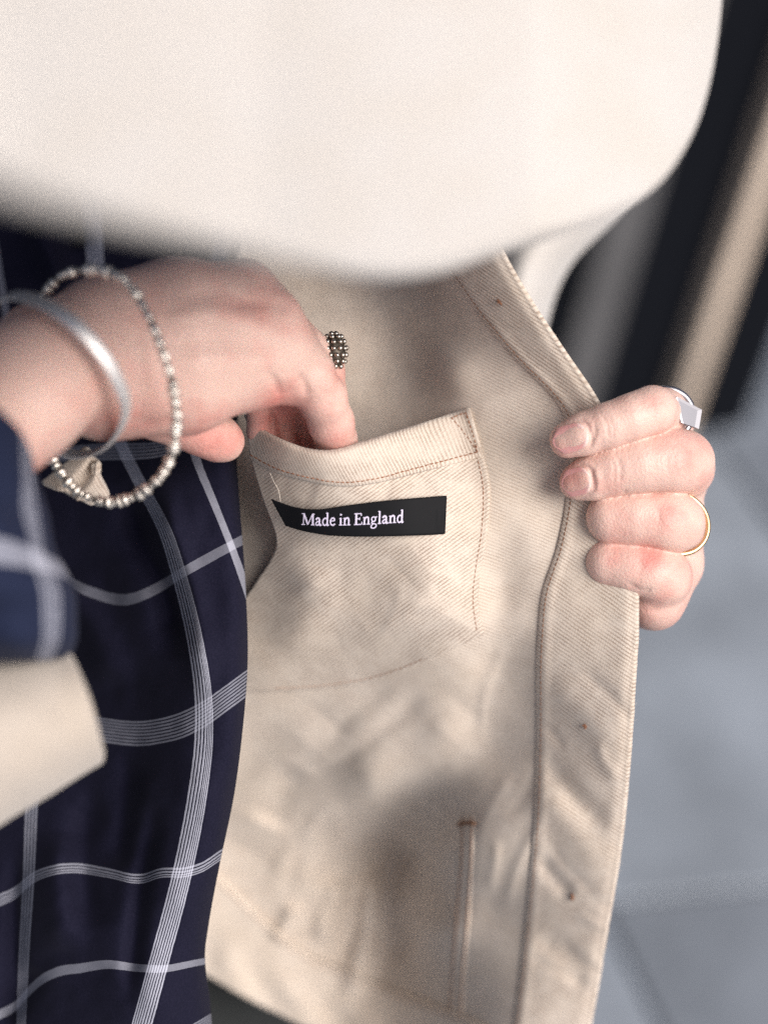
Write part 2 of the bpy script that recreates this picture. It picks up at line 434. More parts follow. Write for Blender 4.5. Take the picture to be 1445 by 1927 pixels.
CP = [(945, 480, 16), (1120, 755, 6), (1000, 575, 12), (1195, 1150, 0), (1190, 1300, -4), (1165, 1600, -26), (1110, 1927, -58),
      (835, 500, -4), (930, 640, -4), (1058, 775, -2), (1066, 930, -4), (1020, 1115, -8), (1010, 1250, -16), (1005, 1500, -32), (965, 1927, -66),
      (960, 960, -3), (945, 1100, -12), (935, 1250, -24), (930, 1400, -42), (920, 1700, -66),
      (890, 800, -12), (760, 780, -32), (700, 800, -36), (600, 800, -40), (470, 800, -36), (680, 1000, -12), (480, 1000, -26), (880, 1000, -6), (850, 1150, -10), (620, 1150, -22),
      (500, 1250, -36), (700, 1290, -40), (880, 1260, -24), (520, 560, -34), (640, 620, -36), (740, 640, -40), (790, 660, -34), (840, 700, -20), (720, 500, -40), (790, 500, -28), (600, 430, -38),
      (470, 1400, -70), (600, 1400, -68), (760, 1400, -52), (850, 1480, -60), (850, 1600, -66), (800, 1520, -92), (770, 1610, -138), (690, 1600, -134), (600, 1660, -122), (520, 1500, -96), (700, 1470, -68), (640, 1750, -138), (480, 1600, -118), (400, 1750, -128), (880, 1800, -80), (835, 1750, -84),
      (770, 1780, -132), (560, 1900, -134), (380, 1850, -134), (820, 1950, -104), (420, 2030, -140), (700, 2030, -120), (380, 1100, -44), (360, 1400, -66)]
tps = TPS(CP, 2e-3)
PF = [([(700, 500), (800, 620), (890, 760)], 3, 45), ([(955, 900), (950, 1050), (935, 1200)], -1.2, 46), ([(1000, 960), (985, 1080), (965, 1220)], 1.0, 38),
      ([(700, 1620), (690, 1760), (650, 1880)], 8, 24), ([(620, 1350), (520, 1480), (450, 1600)], 6, 55), ([(560, 1440), (500, 1560)], -5, 34), ([(640, 1650), (600, 1780)], 6, 20), ([(560, 1700), (520, 1780)], 4, 18),
      ([(880, 1330), (800, 1420), (640, 1520)], 5, 45), ([(1020, 1420), (1080, 1500), (1150, 1560)], -1.8, 22), ([(1015, 1480), (1080, 1570), (1140, 1640)], 1.6, 28),
      ([(1010, 1610), (1050, 1660), (1080, 1690)], -2.0, 16), ([(1030, 1290), (1100, 1340), (1160, 1420)], 1.4, 30), ([(1010, 1760), (1060, 1800), (1110, 1860)], -1.8, 22)]
crng = np.random.default_rng(41)
def creases(n, x0, x1, y0, y1, ang, amp, wd, ln):
    out = []
    for _ in range(n):
        x, y = crng.uniform(x0, x1), crng.uniform(y0, y1); a = math.radians(crng.normal(ang, 14)); L = crng.uniform(*ln) / 2
        bend = crng.normal(0, 0.12) * L
        out.append(([(x - L * math.cos(a), y + L * math.sin(a)), (x + bend * math.sin(a), y + bend * math.cos(a)), (x + L * math.cos(a), y - L * math.sin(a))], crng.choice([-1, 1]) * crng.uniform(*amp), crng.uniform(*wd)))
    return out
PF += creases(9, 1030, 1160, 1220, 1880, -38, (0.4, 0.9), (7, 13), (60, 150)) + creases(9, 480, 820, 1330, 1560, 40, (0.5, 1.1), (11, 20), (80, 220)) + creases(12, 480, 840, 1560, 1840, 68, (0.7, 1.5), (10, 18), (70, 190)) + creases(5, 870, 1000, 1250, 1800, 80, (0.5, 1.2), (8, 14), (80, 200))
def panel_z(x, y):
    z = tps(x, y) + folds(x, y, PF) + 0.3 * vnoise(x, y, 90, 3) + 0.12 * vnoise(x, y, 34, 4)
    e = xe(y) - x
    z = z + np.where(e < 150, 1.2 * np.exp(-(e / 14.0) ** 2) * -1.0, 0)      # the front edge rolls away
    return z
ys = np.linspace(380, 2030, 250)
def strip(x0f, x1f, ys, n, power=1.0):
    s = np.linspace(0, 1, n) ** power
    Y = np.repeat(ys[:, None], n, 1); X = x0f(ys)[:, None] * (1 - s) + x1f(ys)[:, None] * s
    return X, Y
X, Y = strip(xl, lambda y: xe(y) - 6, ys, 120)
hb_bot = spline([(320, 1800), (390, 1836), (450, 1872), (520, 1905), (600, 1945), (760, 2010), (940, 2080)], 90)
hbx = np.interp(X, hb_bot[:, 0], hb_bot[:, 1]) - 6
Y = np.where(Y > 1500, 1500 + (Y - 1500) * (hbx - 1500) / (2030 - 1500), Y)
cloth('front_panel', X, Y, panel_z(X, Y) - 0.6, M_BODY, jacket, 1.2)
# facing: doubled band along the front edge
X, Y = strip(xs_, xe, ys, 44)
e0 = (X - xs_(Y))
fz = lambda x, y: panel_z(x, y) + 0.9 * (1 - np.exp(-np.maximum(x - xs_(y), 0) / 5.0)) + 0.35 * np.exp(-((x - xs_(y) - 16) / 9.0) ** 2)
facing = cloth('facing', X, Y, fz(X, Y), M_FACE, jacket, 1.6, label='twill facing strip down the open front edge')
sp = np.stack([xs_(ys) + 9, ys], -1)
stitches('stitching', sp[(ys > 400)], fz, M_THREAD2, facing, 1.5, 0.16, 0.05)
# tacks left by the buttons on the facing
for (bx, by) in [(1101, 1367), (1077, 1688), (940, 568)]:
    th = np.linspace(0, 2 * math.pi, 10, endpoint=False)
    z0 = float(fz(np.array([bx]), np.array([by]))[0])
    parts = []
    for k in range(5):
        a = random.uniform(0, math.pi); r = random.uniform(3, 7)
        pts = [Wm(bx + math.cos(a) * r * q, by + math.sin(a) * r * q * 1.2, z0 + 0.35 * (1 - abs(q)) + 0.1)[0] for q in np.linspace(-1, 1, 5)]
        parts.append(tube(pts, 0.00022, 6))
    v, f = merge(parts); add('button_tack', v, f, M_TACK, jacket)

# loose cotton fibres along the front edge
parts = []
for _ in range(170):
    y0 = random.uniform(470, 1900); x0 = float(xe(np.array(y0))) - random.uniform(-1, 5); z0 = float(fz(np.array([x0 - 3.0]), np.array([y0]))[0])
    a = random.gauss(0.3, 0.9); L = random.uniform(4, 13); c = random.gauss(0, 0.7)
    q = [Wm(x0 + L * k * math.cos(a + c * k), y0 - L * k * math.sin(a + c * k), z0 - 0.3 + random.uniform(0, 0.3))[0] for k in (0, .35, .7, 1)]
    parts.append(tube(q, 0.000028, 4))
v, f = merge(parts); tag(add('fibres', v, f, plain('cotton_fibre', (0.74, 0.68, 0.61), 0.9), facing), kind='stuff')

# pocket ------------------------------------------------------------------------------------------
P_TOP = spline([(463, 782), (478, 800), (520, 826), (575, 847), (628, 850), (690, 832), (800, 797), (880, 770)], 90)
P_BOT = spline([(400, 1302), (470, 1302), (590, 1298), (700, 1281), (800, 1245), (907, 1195)], 90)
P_L = spline([(463, 782), (470, 850), (492, 930), (520, 1010), (512, 1050), (480, 1100), (430, 1180), (400, 1302)], 120)
P_R = spline([(880, 770), (905, 855), (918, 920), (915, 1000), (904, 1070), (899, 1130), (907, 1195)], 120)
def coons(T, B, L, R, s, t):
    s_ = s[None, :, None]; t_ = t[:, None, None]
    Tn = np.stack([np.interp(s, np.linspace(0, 1, len(T)), T[:, k]) for k in range(2)], -1)[None]
    Bn = np.stack([np.interp(s, np.linspace(0, 1, len(B)), B[:, k]) for k in range(2)], -1)[None]
    Ln = np.stack([np.interp(t, np.linspace(0, 1, len(L)), L[:, k]) for k in range(2)], -1)[:, None]
    Rn = np.stack([np.interp(t, np.linspace(0, 1, len(R)), R[:, k]) for k in range(2)], -1)[:, None]
    c = (1 - s_) * (1 - t_) * T[0] + s_ * (1 - t_) * T[-1] + (1 - s_) * t_ * B[0] + s_ * t_ * B[-1]
    return (1 - t_) * Tn + t_ * Bn + (1 - s_) * Ln + s_ * Rn - c
KF = [([(560, 1080), (520, 1150), (495, 1240)], -0.7, 55), ([(600, 1060), (570, 1180), (540, 1260)], 1.4, 44), ([(530, 1020), (560, 1060), (600, 1120)], 1.4, 38),
      ([(620, 1000), (690, 1070), (720, 1160)], -1.3, 60), ([(880, 900), (850, 1000), (760, 1090)], 1.6, 60), ([(880, 1060), (780, 1150), (640, 1230)], 1.8, 54), ([(520, 900), (600, 930)], -1.0, 36)]
KF += creases(7, 560, 860, 1030, 1230, 35, (0.2, 0.5), (10, 18), (80, 180)) + creases(3, 540, 800, 860, 930, 75, (0.3, 0.6), (8, 12), (40, 70))
POCKET_CTRL = TPS([(463, 782, -6), (480, 800, -3), (530, 830, 10), (628, 850, 16), (720, 825, 9), (800, 797, 1), (880, 770, -5), (905, 855, -2), (760, 870, 6), (640, 920, 11), (540, 920, 4), (480, 880, -6),
                   (915, 930, 0), (680, 1000, 4), (840, 980, 3), (560, 1000, -4), (520, 1040, -14), (905, 1070, -4), (780, 1090, 0), (650, 1110, -8), (560, 1150, -18), (470, 1120, -28), (905, 1195, -13),
                   (780, 1190, -12), (650, 1230, -24), (530, 1250, -31), (440, 1300, -40), (590, 1298, -36), (700, 1281, -34), (800, 1245, -25), (400, 1200, -38)], 6e-3)
def pocket_z(x, y):
    d = np.minimum(seg_dist(x, y, P_BOT[::4]), seg_dist(x, y, P_R[::5]))
    k = np.clip(d / 95.0, 0, 1); k = k * k * (3 - 2 * k); pz = panel_z(x, y) + 0.7
    return pz + k * np.maximum(pocket_free(x, y) - pz, 0)
def pocket_free(x, y):
    return np.maximum(POCKET_CTRL(x, y) + folds(x, y, KF) + 0.15 * vnoise(x, y, 60, 8) + 0.1 * vnoise(x, y, 25, 9), panel_z(x, y) + 0.7)
s = np.linspace(0, 1, 130); t = np.linspace(0, 1, 140)
G = coons(P_TOP, P_BOT, P_L, P_R, s, t)
pocket = cloth('pocket', G[..., 0], G[..., 1], pocket_z(G[..., 0], G[..., 1]), M_POCK, jacket, 1.1, label='inside patch pocket with a rust stitched hem')
# turned hem of the pocket
def hem_bot(s): return np.interp(s, np.linspace(0, 1, 60), HB[:, 0]), np.interp(s, np.linspace(0, 1, 60), HB[:, 1])
HB = spline([(470, 862), (505, 882), (545, 897), (630, 914), (700, 909), (790, 886), (905, 856)], 60)
HT = spline([(462, 779), (478, 797), (520, 823), (575, 844), (628, 847), (690, 829), (800, 794), (880, 767)], 60)
s = np.linspace(0, 1, 110); t = np.linspace(0, 1, 16)
HTi = np.stack([np.interp(s, np.linspace(0, 1, 60), HT[:, k]) for k in range(2)], -1)
HBi = np.stack([np.interp(s, np.linspace(0, 1, 60), HB[:, k]) for k in range(2)], -1)
G2 = HTi[None] * (1 - t[:, None, None]) + HBi[None] * t[:, None, None]
# small overhang below the stitch line gives the turned edge its thickness
hz = lambda x, y: pocket_z(x, y) + 1.0
tt = t[:, None] * np.ones((1, len(s)))
Zh = hz(G2[..., 0], G2[..., 1]) + 0.5 * np.sin(np.pi * tt) - 1.5 * np.clip(1 - tt * 8, 0, 1) ** 2
cloth('pocket_hem', G2[..., 0], G2[..., 1], Zh, M_HEMP, pocket, 1.0)
hline = np.stack([HB[:, 0], HB[:, 1] - 7], -1)
stitches('stitching', hline, lambda x, y: hz(x, y) + 0.2, M_THREAD, pocket, 1.45, 0.17, 0.14)
tri = np.vstack([spline([(899, 850), (875, 817), (850, 786)], 20), spline([(850, 786), (864, 780), (876, 776)], 8)[1:], spline([(876, 776), (888, 812), (899, 850)], 20)[1:]])
stitches('stitching', tri, lambda x, y: hz(x, y) + 0.35, M_THREAD, pocket, 1.45, 0.16, 0.14)
side = np.stack([P_R[:, 0] - 9, P_R[:, 1]], -1)[25:]
stitches('stitching', side, lambda x, y: pocket_z(x, y), M_THREAD, pocket, 1.5, 0.13, 0.08)
bot = np.stack([P_BOT[:, 0], P_BOT[:, 1] - 6], -1)[20:70]
stitches('stitching', bot, lambda x, y: pocket_z(x, y), M_THREAD, pocket, 1.5, 0.13, 0.08)
# loose thread end by the label
pts = spline([(508, 890), (516, 908), (524, 922), (528, 944)], 14)
v, f = tube(Wm(pts[:, 0], pts[:, 1], pocket_z(pts[:, 0], pts[:, 1]) + 1.4), 0.00009, 5)
add('loose_thread', v, f, plain('pale_thread', (0.75, 0.68, 0.6), 0.8), pocket)

# woven label --------------------------------------------------------------------------------------
LT = spline([(510, 940), (530, 948), (560, 957), (600, 960), (650, 953), (720, 944), (790, 938), (840, 934)], 80)
LB = spline([(537, 989), (552, 994), (575, 1000), (620, 1007), (680, 1009), (740, 1008), (800, 1006), (837, 1004)], 80)
def lab_xy(a, b):
    k = np.linspace(0, 1, 80)
    return (np.interp(a, k, LT[:, 0]) * (1 - b) + np.interp(a, k, LB[:, 0]) * b, np.interp(a, k, LT[:, 1]) * (1 - b) + np.interp(a, k, LB[:, 1]) * b)
lab_t = TPS([(510, 940, 3.6), (537, 989, 2.6), (560, 957, 6.6), (590, 1000, 6.6), (680, 950, 9.4), (680, 1008, 8.6), (770, 940, 8.4), (770, 1007, 7.6), (838, 934, 4.6), (838, 1004, 4.2)], 1e-3)
def lab_z(x, y): return np.maximum(lab_t(x, y), pocket_z(x, y) + 0.5)
A, B = np.meshgrid(np.linspace(0, 1, 90), np.linspace(0, 1, 20))
lx, ly = lab_xy(A, B)
label = cloth('woven_label', lx, ly, lab_z(lx, ly), M_LABEL, jacket, 0.45, label='black woven label lettered Made in England')
GL = {  # strokes: (points, width)
 'M': (1.95, [([(.28, 0), (.32, 1.45)], .10), ([(.30, 1.5), (.62, .8), (.95, .05)], .21), ([(.95, .05), (1.58, 1.5)], .10), ([(1.62, 1.5), (1.66, 0)], .22), ([(.02, .04), (.54, .04)], .09), ([(1.38, .04), (1.94, .04)], .09), ([(.02, 1.46), (.36, 1.46)], .09), ([(1.56, 1.46), (1.88, 1.46)], .09)]),
 'a': (1.0, [([(.16, .72), (.24, .90), (.42, .97), (.58, .90), (.65, .70), (.65, .30), (.70, .08), (.80, .04), (.95, .12)], .18), ([(.64, .58), (.40, .50), (.19, .36), (.15, .18), (.25, .04), (.44, .06), (.64, .24)], .13)]),
 'd': (1.1, [([(.78, .80), (.55, .95), (.32, .88), (.16, .62), (.16, .34), (.28, .08), (.48, .03), (.78, .22)], .14), ([(.80, 1.66), (.80, .12), (.86, .04), (1.02, .08)], .18), ([(.60, 1.60), (.80, 1.66)], .09)]),
 'e': (.92, [([(.16, .55), (.76, .62)], .09), ([(.76, .62), (.68, .88), (.48, .97), (.26, .85), (.14, .52), (.22, .18), (.46, .03), (.66, .07), (.82, .22)], .15)]),
 'i': (.62, [([(.30, .97), (.30, .04)], .19), ([(.30, 1.30), (.30, 1.50)], .21), ([(.06, .04), (.56, .04)], .09), ([(.08, .88), (.30, .95)], .09)]),
 'n': (1.14, [([(.26, .97), (.26, .04)], .18), ([(.26, .70), (.44, .90), (.62, .96), (.78, .88), (.84, .66), (.84, .04)], .17), ([(.04, .04), (.50, .04)], .09), ([(.62, .04), (1.10, .04)], .09), ([(.06, .88), (.26, .95)], .09)]),
 'E': (1.3, [([(.36, 1.48), (.36, .03)], .22), ([(.06, 1.46), (1.06, 1.46)], .09), ([(1.06, 1.48), (1.08, 1.16)], .09), ([(.36, .78), (.86, .78)], .09), ([(.86, .96), (.86, .60)], .08), ([(.06, .04), (1.14, .04)], .09), ([(1.14, .03), (1.22, .38)], .10)]),
 'g': (1.0, [([(.44, .97), (.22, .86), (.16, .64), (.26, .42), (.46, .35), (.66, .46), (.72, .68), (.62, .88), (.44, .97)], .13), ([(.66, .88), (.94, .94)], .12), ([(.30, .38), (.18, .22), (.30, .08), (.66, .02), (.84, -.12), (.80, -.36), (.54, -.52), (.26, -.50), (.10, -.34), (.18, -.14), (.36, .04)], .12)]),
 'l': (.62, [([(.30, 1.66), (.30, .04)], .19), ([(.06, .04), (.56, .04)], .09), ([(.08, 1.60), (.30, 1.66)], .09)]), ' ': (.42, [])}
def lettering(text):
    parts = []; cx = 0.0; wtot = sum(GL[c][0] for c in text); lay = 0
    bx0, bx1 = 567.0, 760.0
    sx = (bx1 - bx0) / wtot; sy = 14.3
    def place(gx, gy, zz):
        x = bx0 + gx * sx
        base = np.interp(x, [560, 600, 650, 700, 765], [987, 989, 988.5, 986.5, 982.5])
        y = base - gy * sy
        x = x + gy * 0.5
        return Wm(x, y, lab_z(np.array(x), np.array(y)) + zz)
    for ch in text:
        adv, st = GL[ch]
        for pts, wd in st:
            lay += 1
            P = spline(pts, 3 + 5 * len(pts)) if len(pts) > 2 else np.linspace(pts[0], pts[1], 6)
            T = np.gradient(P, axis=0); T /= np.linalg.norm(T, axis=1, keepdims=True) + 1e-9
            Nn = np.stack([-T[:, 1], T[:, 0]], -1) * (wd * 1.15 + 0.02) / 2
            zz = 0.10 + 0.012 * (lay % 9)
            a = P + Nn + [cx, 0]; b = P - Nn + [cx, 0]
            va = place(a[:, 0], a[:, 1], zz); vb = place(b[:, 0], b[:, 1], zz)
            k = len(P); V = np.vstack([va, vb])
            V2 = np.vstack([place(a[:, 0], a[:, 1], zz - 0.14), place(b[:, 0], b[:, 1], zz - 0.14)])
            F = [(i, i + 1, k + i + 1, k + i) for i in range(k - 1)]
            o = 2 * k
            F += [(o + i, o + i + 1, i + 1, i) for i in range(k - 1)] + [(k + i, k + i + 1, o + k + i + 1, o + k + i) for i in range(k - 1)] + [(0, k, o + k, o), (k - 1, o + k - 1, o + 2 * k - 1, 2 * k - 1)]
            parts.append((np.vstack([V, V2]), F))
        cx += adv
    v, f = merge(parts)
    add('lettering', v, f, M_LETTER, label, smooth=False)
lettering('Made in England')

# hem band of the jacket and inner welt ------------------------------------------------------------
hb_top = spline([(330, 1590), (410, 1655), (480, 1722), (560, 1790), (700, 1852), (880, 1922), (1000, 1985)], 90)
hb_bot = spline([(320, 1800), (390, 1836), (450, 1872), (520, 1905), (600, 1945), (760, 2010), (940, 2080)], 90)
t = np.linspace(0, 1, 26)[:, None, None]
G3 = hb_top[None] * (1 - t) + hb_bot[None] * t
bz = lambda x, y: panel_z(x, np.minimum(y, 2030)) + 2.0 + 1.3 * np.sin(x / 17.0 + 1.3 * np.sin(y / 40.0)) * np.exp(-((y - np.interp(x, hb_bot[:, 0], hb_bot[:, 1]) + 40) / 40.0) ** 2)
hemband = cloth('hem_band', G3[..., 0], G3[..., 1], bz(G3[..., 0], G3[..., 1]), M_LIN, jacket, 1.8, label='doubled hem band along the bottom of the jacket')
stitches('stitching', (hb_top + [3, 9])[6:80], bz, M_THREAD2, hemband, 1.6, 0.2, 0.1)
wl = spline([(868, 1538), (866, 1620), (858, 1720), (850, 1820), (842, 1960)], 70)
wr = spline([(890, 1538), (888, 1620), (882, 1720), (874, 1820), (866, 1960)], 70)
t = np.linspace(0, 1, 9)[None, :, None]
G4 = wl[:, None] * (1 - t) + wr[:, None] * t
cloth('pocket_welt', G4[..., 0], G4[..., 1], panel_z(G4[..., 0], G4[..., 1]) + 0.15 + 0 * t[..., 0], M_BODY, jacket, 0.9)
for q_ in (wl + [2, 0], wr - [2, 0]): stitches('stitching', q_, lambda x, y: panel_z(x, y) + 0.2, M_THREAD2, jacket.children[-1] if False else [c for c in jacket.children if c.name.startswith('pocket_welt')][0], 1.7, 0.3, 0.1, 0.1)
v, f = tube([Wm(a, b, panel_z(np.array([a]), np.array([b]))[0] + 0.9)[0] for a, b in [(862, 1552), (872, 1550), (884, 1549), (893, 1551)]], 0.0006, 8)
add('bar_tack', v, f, M_THREAD2, jacket)

# upper front / collar close to the viewer ----------------------------------------------------------
low = lambda x: np.interp(x, LOWC[:, 0], LOWC[:, 1])
LOWC = spline([(-300, 205), (-100, 318), (0, 366), (200, 424), (400, 470), (550, 500), (700, 524), (820, 516), (910, 488), (990, 462), (1070, 438), (1160, 400), (1240, 345), (1298, 262), (1332, 170), (1352, 60), (1362, -60), (1368, -200), (1370, -420)], 300)
xs = LOWC[:, 0][::2]; LO = LOWC[:, 1][::2][None]; nx = len(xs); tq = np.linspace(0, 1, 80)
X = np.repeat(xs[None], 80, 0)
Yt = -640 - 0 * LO
Y = Yt + (LO - Yt) * np.sin(tq[:, None] * math.pi / 2) ** 0.9
zc = np.interp(xs, [-300, 0, 500, 1000, 1370], [312, 300, 232, 122, 80])[None] - 14 * np.clip((xs[None] - 1230) / 140.0, 0, 1) ** 2
tY = np.clip((Y + 640) / 1150.0, 0, 1)
Z = zc - 70 * (1 - np.cos((1 - tY) * 1.2)) - 14 * np.interp(xs, [1000, 1250], [1.0, 0.1])[None] * np.clip((tq[:, None] - 0.80) / 0.20, 0, 1) ** 2.2 + 2.0 * np.sin(X / 190.0 + 0.6) * np.sin(Y / 160.0)
cloth('front_flap', X, Y, Z, M_SMOOTH, jacket, 2.0, label='blurred upper front of the jacket folded towards the viewer')
# the sleeve of the arm holding the front open, behind the facing
RC = spline([(1300, -420), (1300, -150), (1300, 20), (1290, 160), (1260, 265), (1215, 345), (1155, 415), (1085, 485), (1050, 545), (1028, 620), (1005, 720), (985, 820)], 120)
n = 40; th = np.linspace(0.0, 1.0, n)
X = np.zeros((120, n)); Y = np.zeros((120, n)); Z = np.zeros((120, n))
for i in range(120):
    rx, ry = RC[i]; lx_ = min(860 + 0.4 * i, rx - 60)
    a = th * math.pi
    cxm, hw = (rx + lx_) / 2, (rx - lx_) / 2
    X[i] = cxm - hw * np.cos(a); Y[i] = ry + 30 * np.sin(a) * 0.3; Z[i] = -150 + 70 * np.sin(a) - 0.02 * i
cloth('sleeve', X, Y, Z + 3 * np.sin(X / 120.0 + Y / 150.0), M_SMOOTH, jacket, 1.6, label='sunlit sleeve behind the open front edge')

# ------------------------------------------------------------------ shirt
shirt = empty('shirt', 'navy checked cotton shirt with fine white stripes under the jacket', 'shirt', loc=Wm(230, 1400, -40)[0])
bpy.context.view_layer.update()
S_EDGE = [(470, 330), (462, 560), (452, 700), (446, 870), (452, 960), (462, 1100), (466, 1250), (456, 1380), (440, 1500), (415, 1620), (392, 1745), (386, 1790), (396, 1890), (400, 1960), (402, 2040)]
sxe = lambda y: smooth_interp(y, [p[1] for p in S_EDGE], [p[0] for p in S_EDGE])
stps = TPS([(446, 870, -10), (462, 1100, 0), (466, 1250, 3), (440, 1500, 0), (392, 1745, -6), (398, 1900, -14), (402, 2040, -20), (395, 1000, -4), (400, 1300, 6), (385, 1500, 6), (340, 1700, 4), (300, 1900, 2),
            (310, 1000, -8), (250, 1000, -24), (340, 1200, -4), (255, 890, -22), (200, 1130, -32), (150, 1370, -32), (270, 1380, -16), (200, 1600, -18), (100, 1640, -20), (30, 1680, -26), (150, 1830, -12), (40, 1880, -24), (0, 1900, -28),
            (-100, 1300, -44), (-100, 1700, -40), (-150, 2040, -40), (100, 2040, -20), (100, 450, -64), (-100, 500, -70), (300, 450, -60), (460, 500, -50), (450, 700, -34), (250, 700, -52), (-100, 900, -56), (100, 900, -46)], 2e-3)
SF = [([(230, 900), (275, 1020), (320, 1130), (330, 1250)], -11, 34), ([(290, 900), (335, 1040), (372, 1180), (385, 1330)], 5, 26), ([(110, 1080), (180, 1190), (220, 1300)], 7, 40), ([(250, 1420), (235, 1560), (225, 1640)], -5, 26),
      ([(300, 1500), (270, 1640), (255, 1760), (240, 1900)], -5, 20), ([(120, 1560), (110, 1700), (120, 1800)], 6, 40), ([(30, 1600), (28, 1800), (20, 1940)], -6, 22), ([(70, 1820), (40, 1880), (0, 1920)], -5, 26),
      ([(190, 1480), (150, 1600), (170, 1760)], -4, 30), ([(60, 420), (90, 470), (110, 540)], 8, 26), ([(130, 400), (150, 470)], -8, 22)]
def shirt_z(x, y):
    e = np.maximum(sxe(y) - x, 0)
    return stps(x, y) + folds(x, y, SF) + 1.2 * vnoise(x, y, 70, 21) + 0.3 * vnoise(x, y, 22, 22) - 9 * np.exp(-(e / 14.0) ** 1.3)
ys2 = np.linspace(330, 2300, 290)
X, Y = strip(lambda y: -220 + 0 * y, sxe, ys2, 170, 0.8)
VC = [([400, 900, 1200, 1500, 1650, 1800, 1927, 2100], [-20, 58, 84, 60, 54, 45, 40, 35]),
      ([400, 500, 850, 900, 1000, 1080, 1200, 1330, 1400, 1500, 1600, 1700, 1800, 1927, 2100], [172, 178, 236, 262, 316, 342, 372, 390, 389, 376, 356, 331, 302, 265, 215]),
      ([400, 860, 950, 1030, 1100, 1300, 1927, 2100], [430, 368, 404, 436, 461, 520, 560, 560])]
def interp_index(val, curves, first=0):
    out = np.zeros(val.shape); n = len(curves)
    for k in range(n - 1):
        a, b = curves[k], curves[k + 1]; f = (val - a) / (b - a)
        if k == 0: out = np.where(f < 0, f, out)
        out = np.where((f >= 0) & (f <= 1), k + f, out)
        if k == n - 2: out = np.where(f > 1, k + f, out)
    return out + first
vcur = [smooth_interp(Y, ya, xa) for ya, xa in VC]
HC = [([-220, 0, 200, 280, 460], [880, 865, 850, 848, 800]), ([-220, 0, 110, 170, 240, 290, 340, 400, 465], [1000, 1040, 1085, 1114, 1129, 1110, 1079, 1045, 1010]),
      ([-220, 0, 160, 290, 340, 390, 430, 466], [1340, 1360, 1370, 1378, 1366, 1340, 1311, 1284]),
      ([-220, 0, 30, 60, 100, 140, 200, 270, 300, 350, 380, 415], [1760, 1697, 1682, 1656, 1640, 1636, 1645, 1656, 1646, 1644, 1635, 1612]),
      ([-220, 0, 30, 50, 75, 110, 150, 200, 260, 300, 375, 400], [1990, 1910, 1893, 1870, 1846, 1828, 1822, 1815, 1822, 1825, 1813, 1809]),
      ([-220, 0, 200, 400], [2200, 2130, 2040, 1917])]
hcur = [smooth_interp(X, xa, ya) for xa, ya in HC]
UVs = np.stack([interp_index(X, vcur), interp_index(Y, hcur)], -1)
cloth('shirt_front', X, Y, shirt_z(X, Y), M_SHIRT, shirt, 0.6, uv=UVs)

# ------------------------------------------------------------------ cuffs of the reaching arm
def ring_tube(name, secs, mat, parent, thick=1.2, nth=72, nrow=70, wr=0.0, label=None, seed=1):
    """tube through cross-sections: (right px, left px, z centre, z half depth, front edge shift)"""
    S = np.array([[*r, *l_, zc, zb, dx, dy] for r, l_, zc, zb, (dx, dy) in secs], float)
    S = spline(S, nrow)
    th = np.linspace(0, 2 * math.pi, nth)
    c = (S[:, 0:2] + S[:, 2:4]) / 2; h = (S[:, 0:2] - S[:, 2:4]) / 2
    X = c[:, :1] + h[:, :1] * np.cos(th) + S[:, 6:7] * np.sin(th); Y = c[:, 1:2] + h[:, 1:2] * np.cos(th) + S[:, 7:8] * np.sin(th)
    Z = S[:, 4:5] + S[:, 5:6] * np.sin(th)
    if wr: Z = Z + wr * vnoise(X, Y, 60, seed) * np.sin(th); X = X + wr * 3 * vnoise(Y, X, 70, seed + 1)
    uvs = np.stack([np.repeat((1.25 - th / (2 * math.pi))[None] % 1.0, nrow, 0), np.repeat(np.linspace(0, 1, nrow)[:, None], nth, 1)], -1)
    if mat is not M_CUFF: uvs = sheet_uv(X, Y, Z)
    return cloth(name, X, Y, Z, mat, parent, thick, uv=uvs, label=label)
ring_tube('shirt_cuff', [((62, 915), (-190, 760), 84, 34, (10, -95)), ((84, 980), (-210, 850), 88, 36, (5, -60)), ((108, 1070), (-220, 980), 90, 38, (0, -20)), ((134, 1130), (-220, 1100), 88, 38, (0, 0)), ((138, 1190), (-220, 1190), 86, 36, (0, 6)), ((122, 1232), (-220, 1236), 78, 30, (0, 6))],
          M_CUFF, shirt, 1.0, wr=3.0, label='navy shirt cuff with a pale stripe around the wrist')
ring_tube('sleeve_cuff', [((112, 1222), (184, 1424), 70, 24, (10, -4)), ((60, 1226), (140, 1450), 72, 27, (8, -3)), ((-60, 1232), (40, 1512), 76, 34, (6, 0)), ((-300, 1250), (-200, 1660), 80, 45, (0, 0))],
          M_CUFFJ, jacket, 2.0, wr=1.0, label='cream jacket cuff around the reaching arm')
# turned edge of the jacket's other front behind the wrist
fa = spline([(78, 905), (112, 878), (158, 840)], 30); fb = spline([(140, 932), (172, 890), (178, 868)], 30); fc = spline([(172, 952), (206, 935), (190, 892)], 30); fd = spline([(150, 938), (170, 948), (200, 930)], 30)
rows = []
for a, b, k in [(fa, fb, 12), (fb, fc, 12)]:
    t = np.linspace(0, 1, k, endpoint=False)[:, None, None]; rows.append(a[None] * (1 - t) + b[None] * t)
G5 = np.vstack(rows + [fc[None]]); r = np.linspace(0, 1, G5.shape[0])[:, None]
Z5 = 20 + 7 * np.sin(r * math.pi * 1.0) - 5 * np.exp(-((r - 0.45) / 0.10) ** 2) + 0 * G5[..., 0]
cloth('turned_edge', G5[..., 0], G5[..., 1], Z5, M_HEMP, jacket, 1.6)

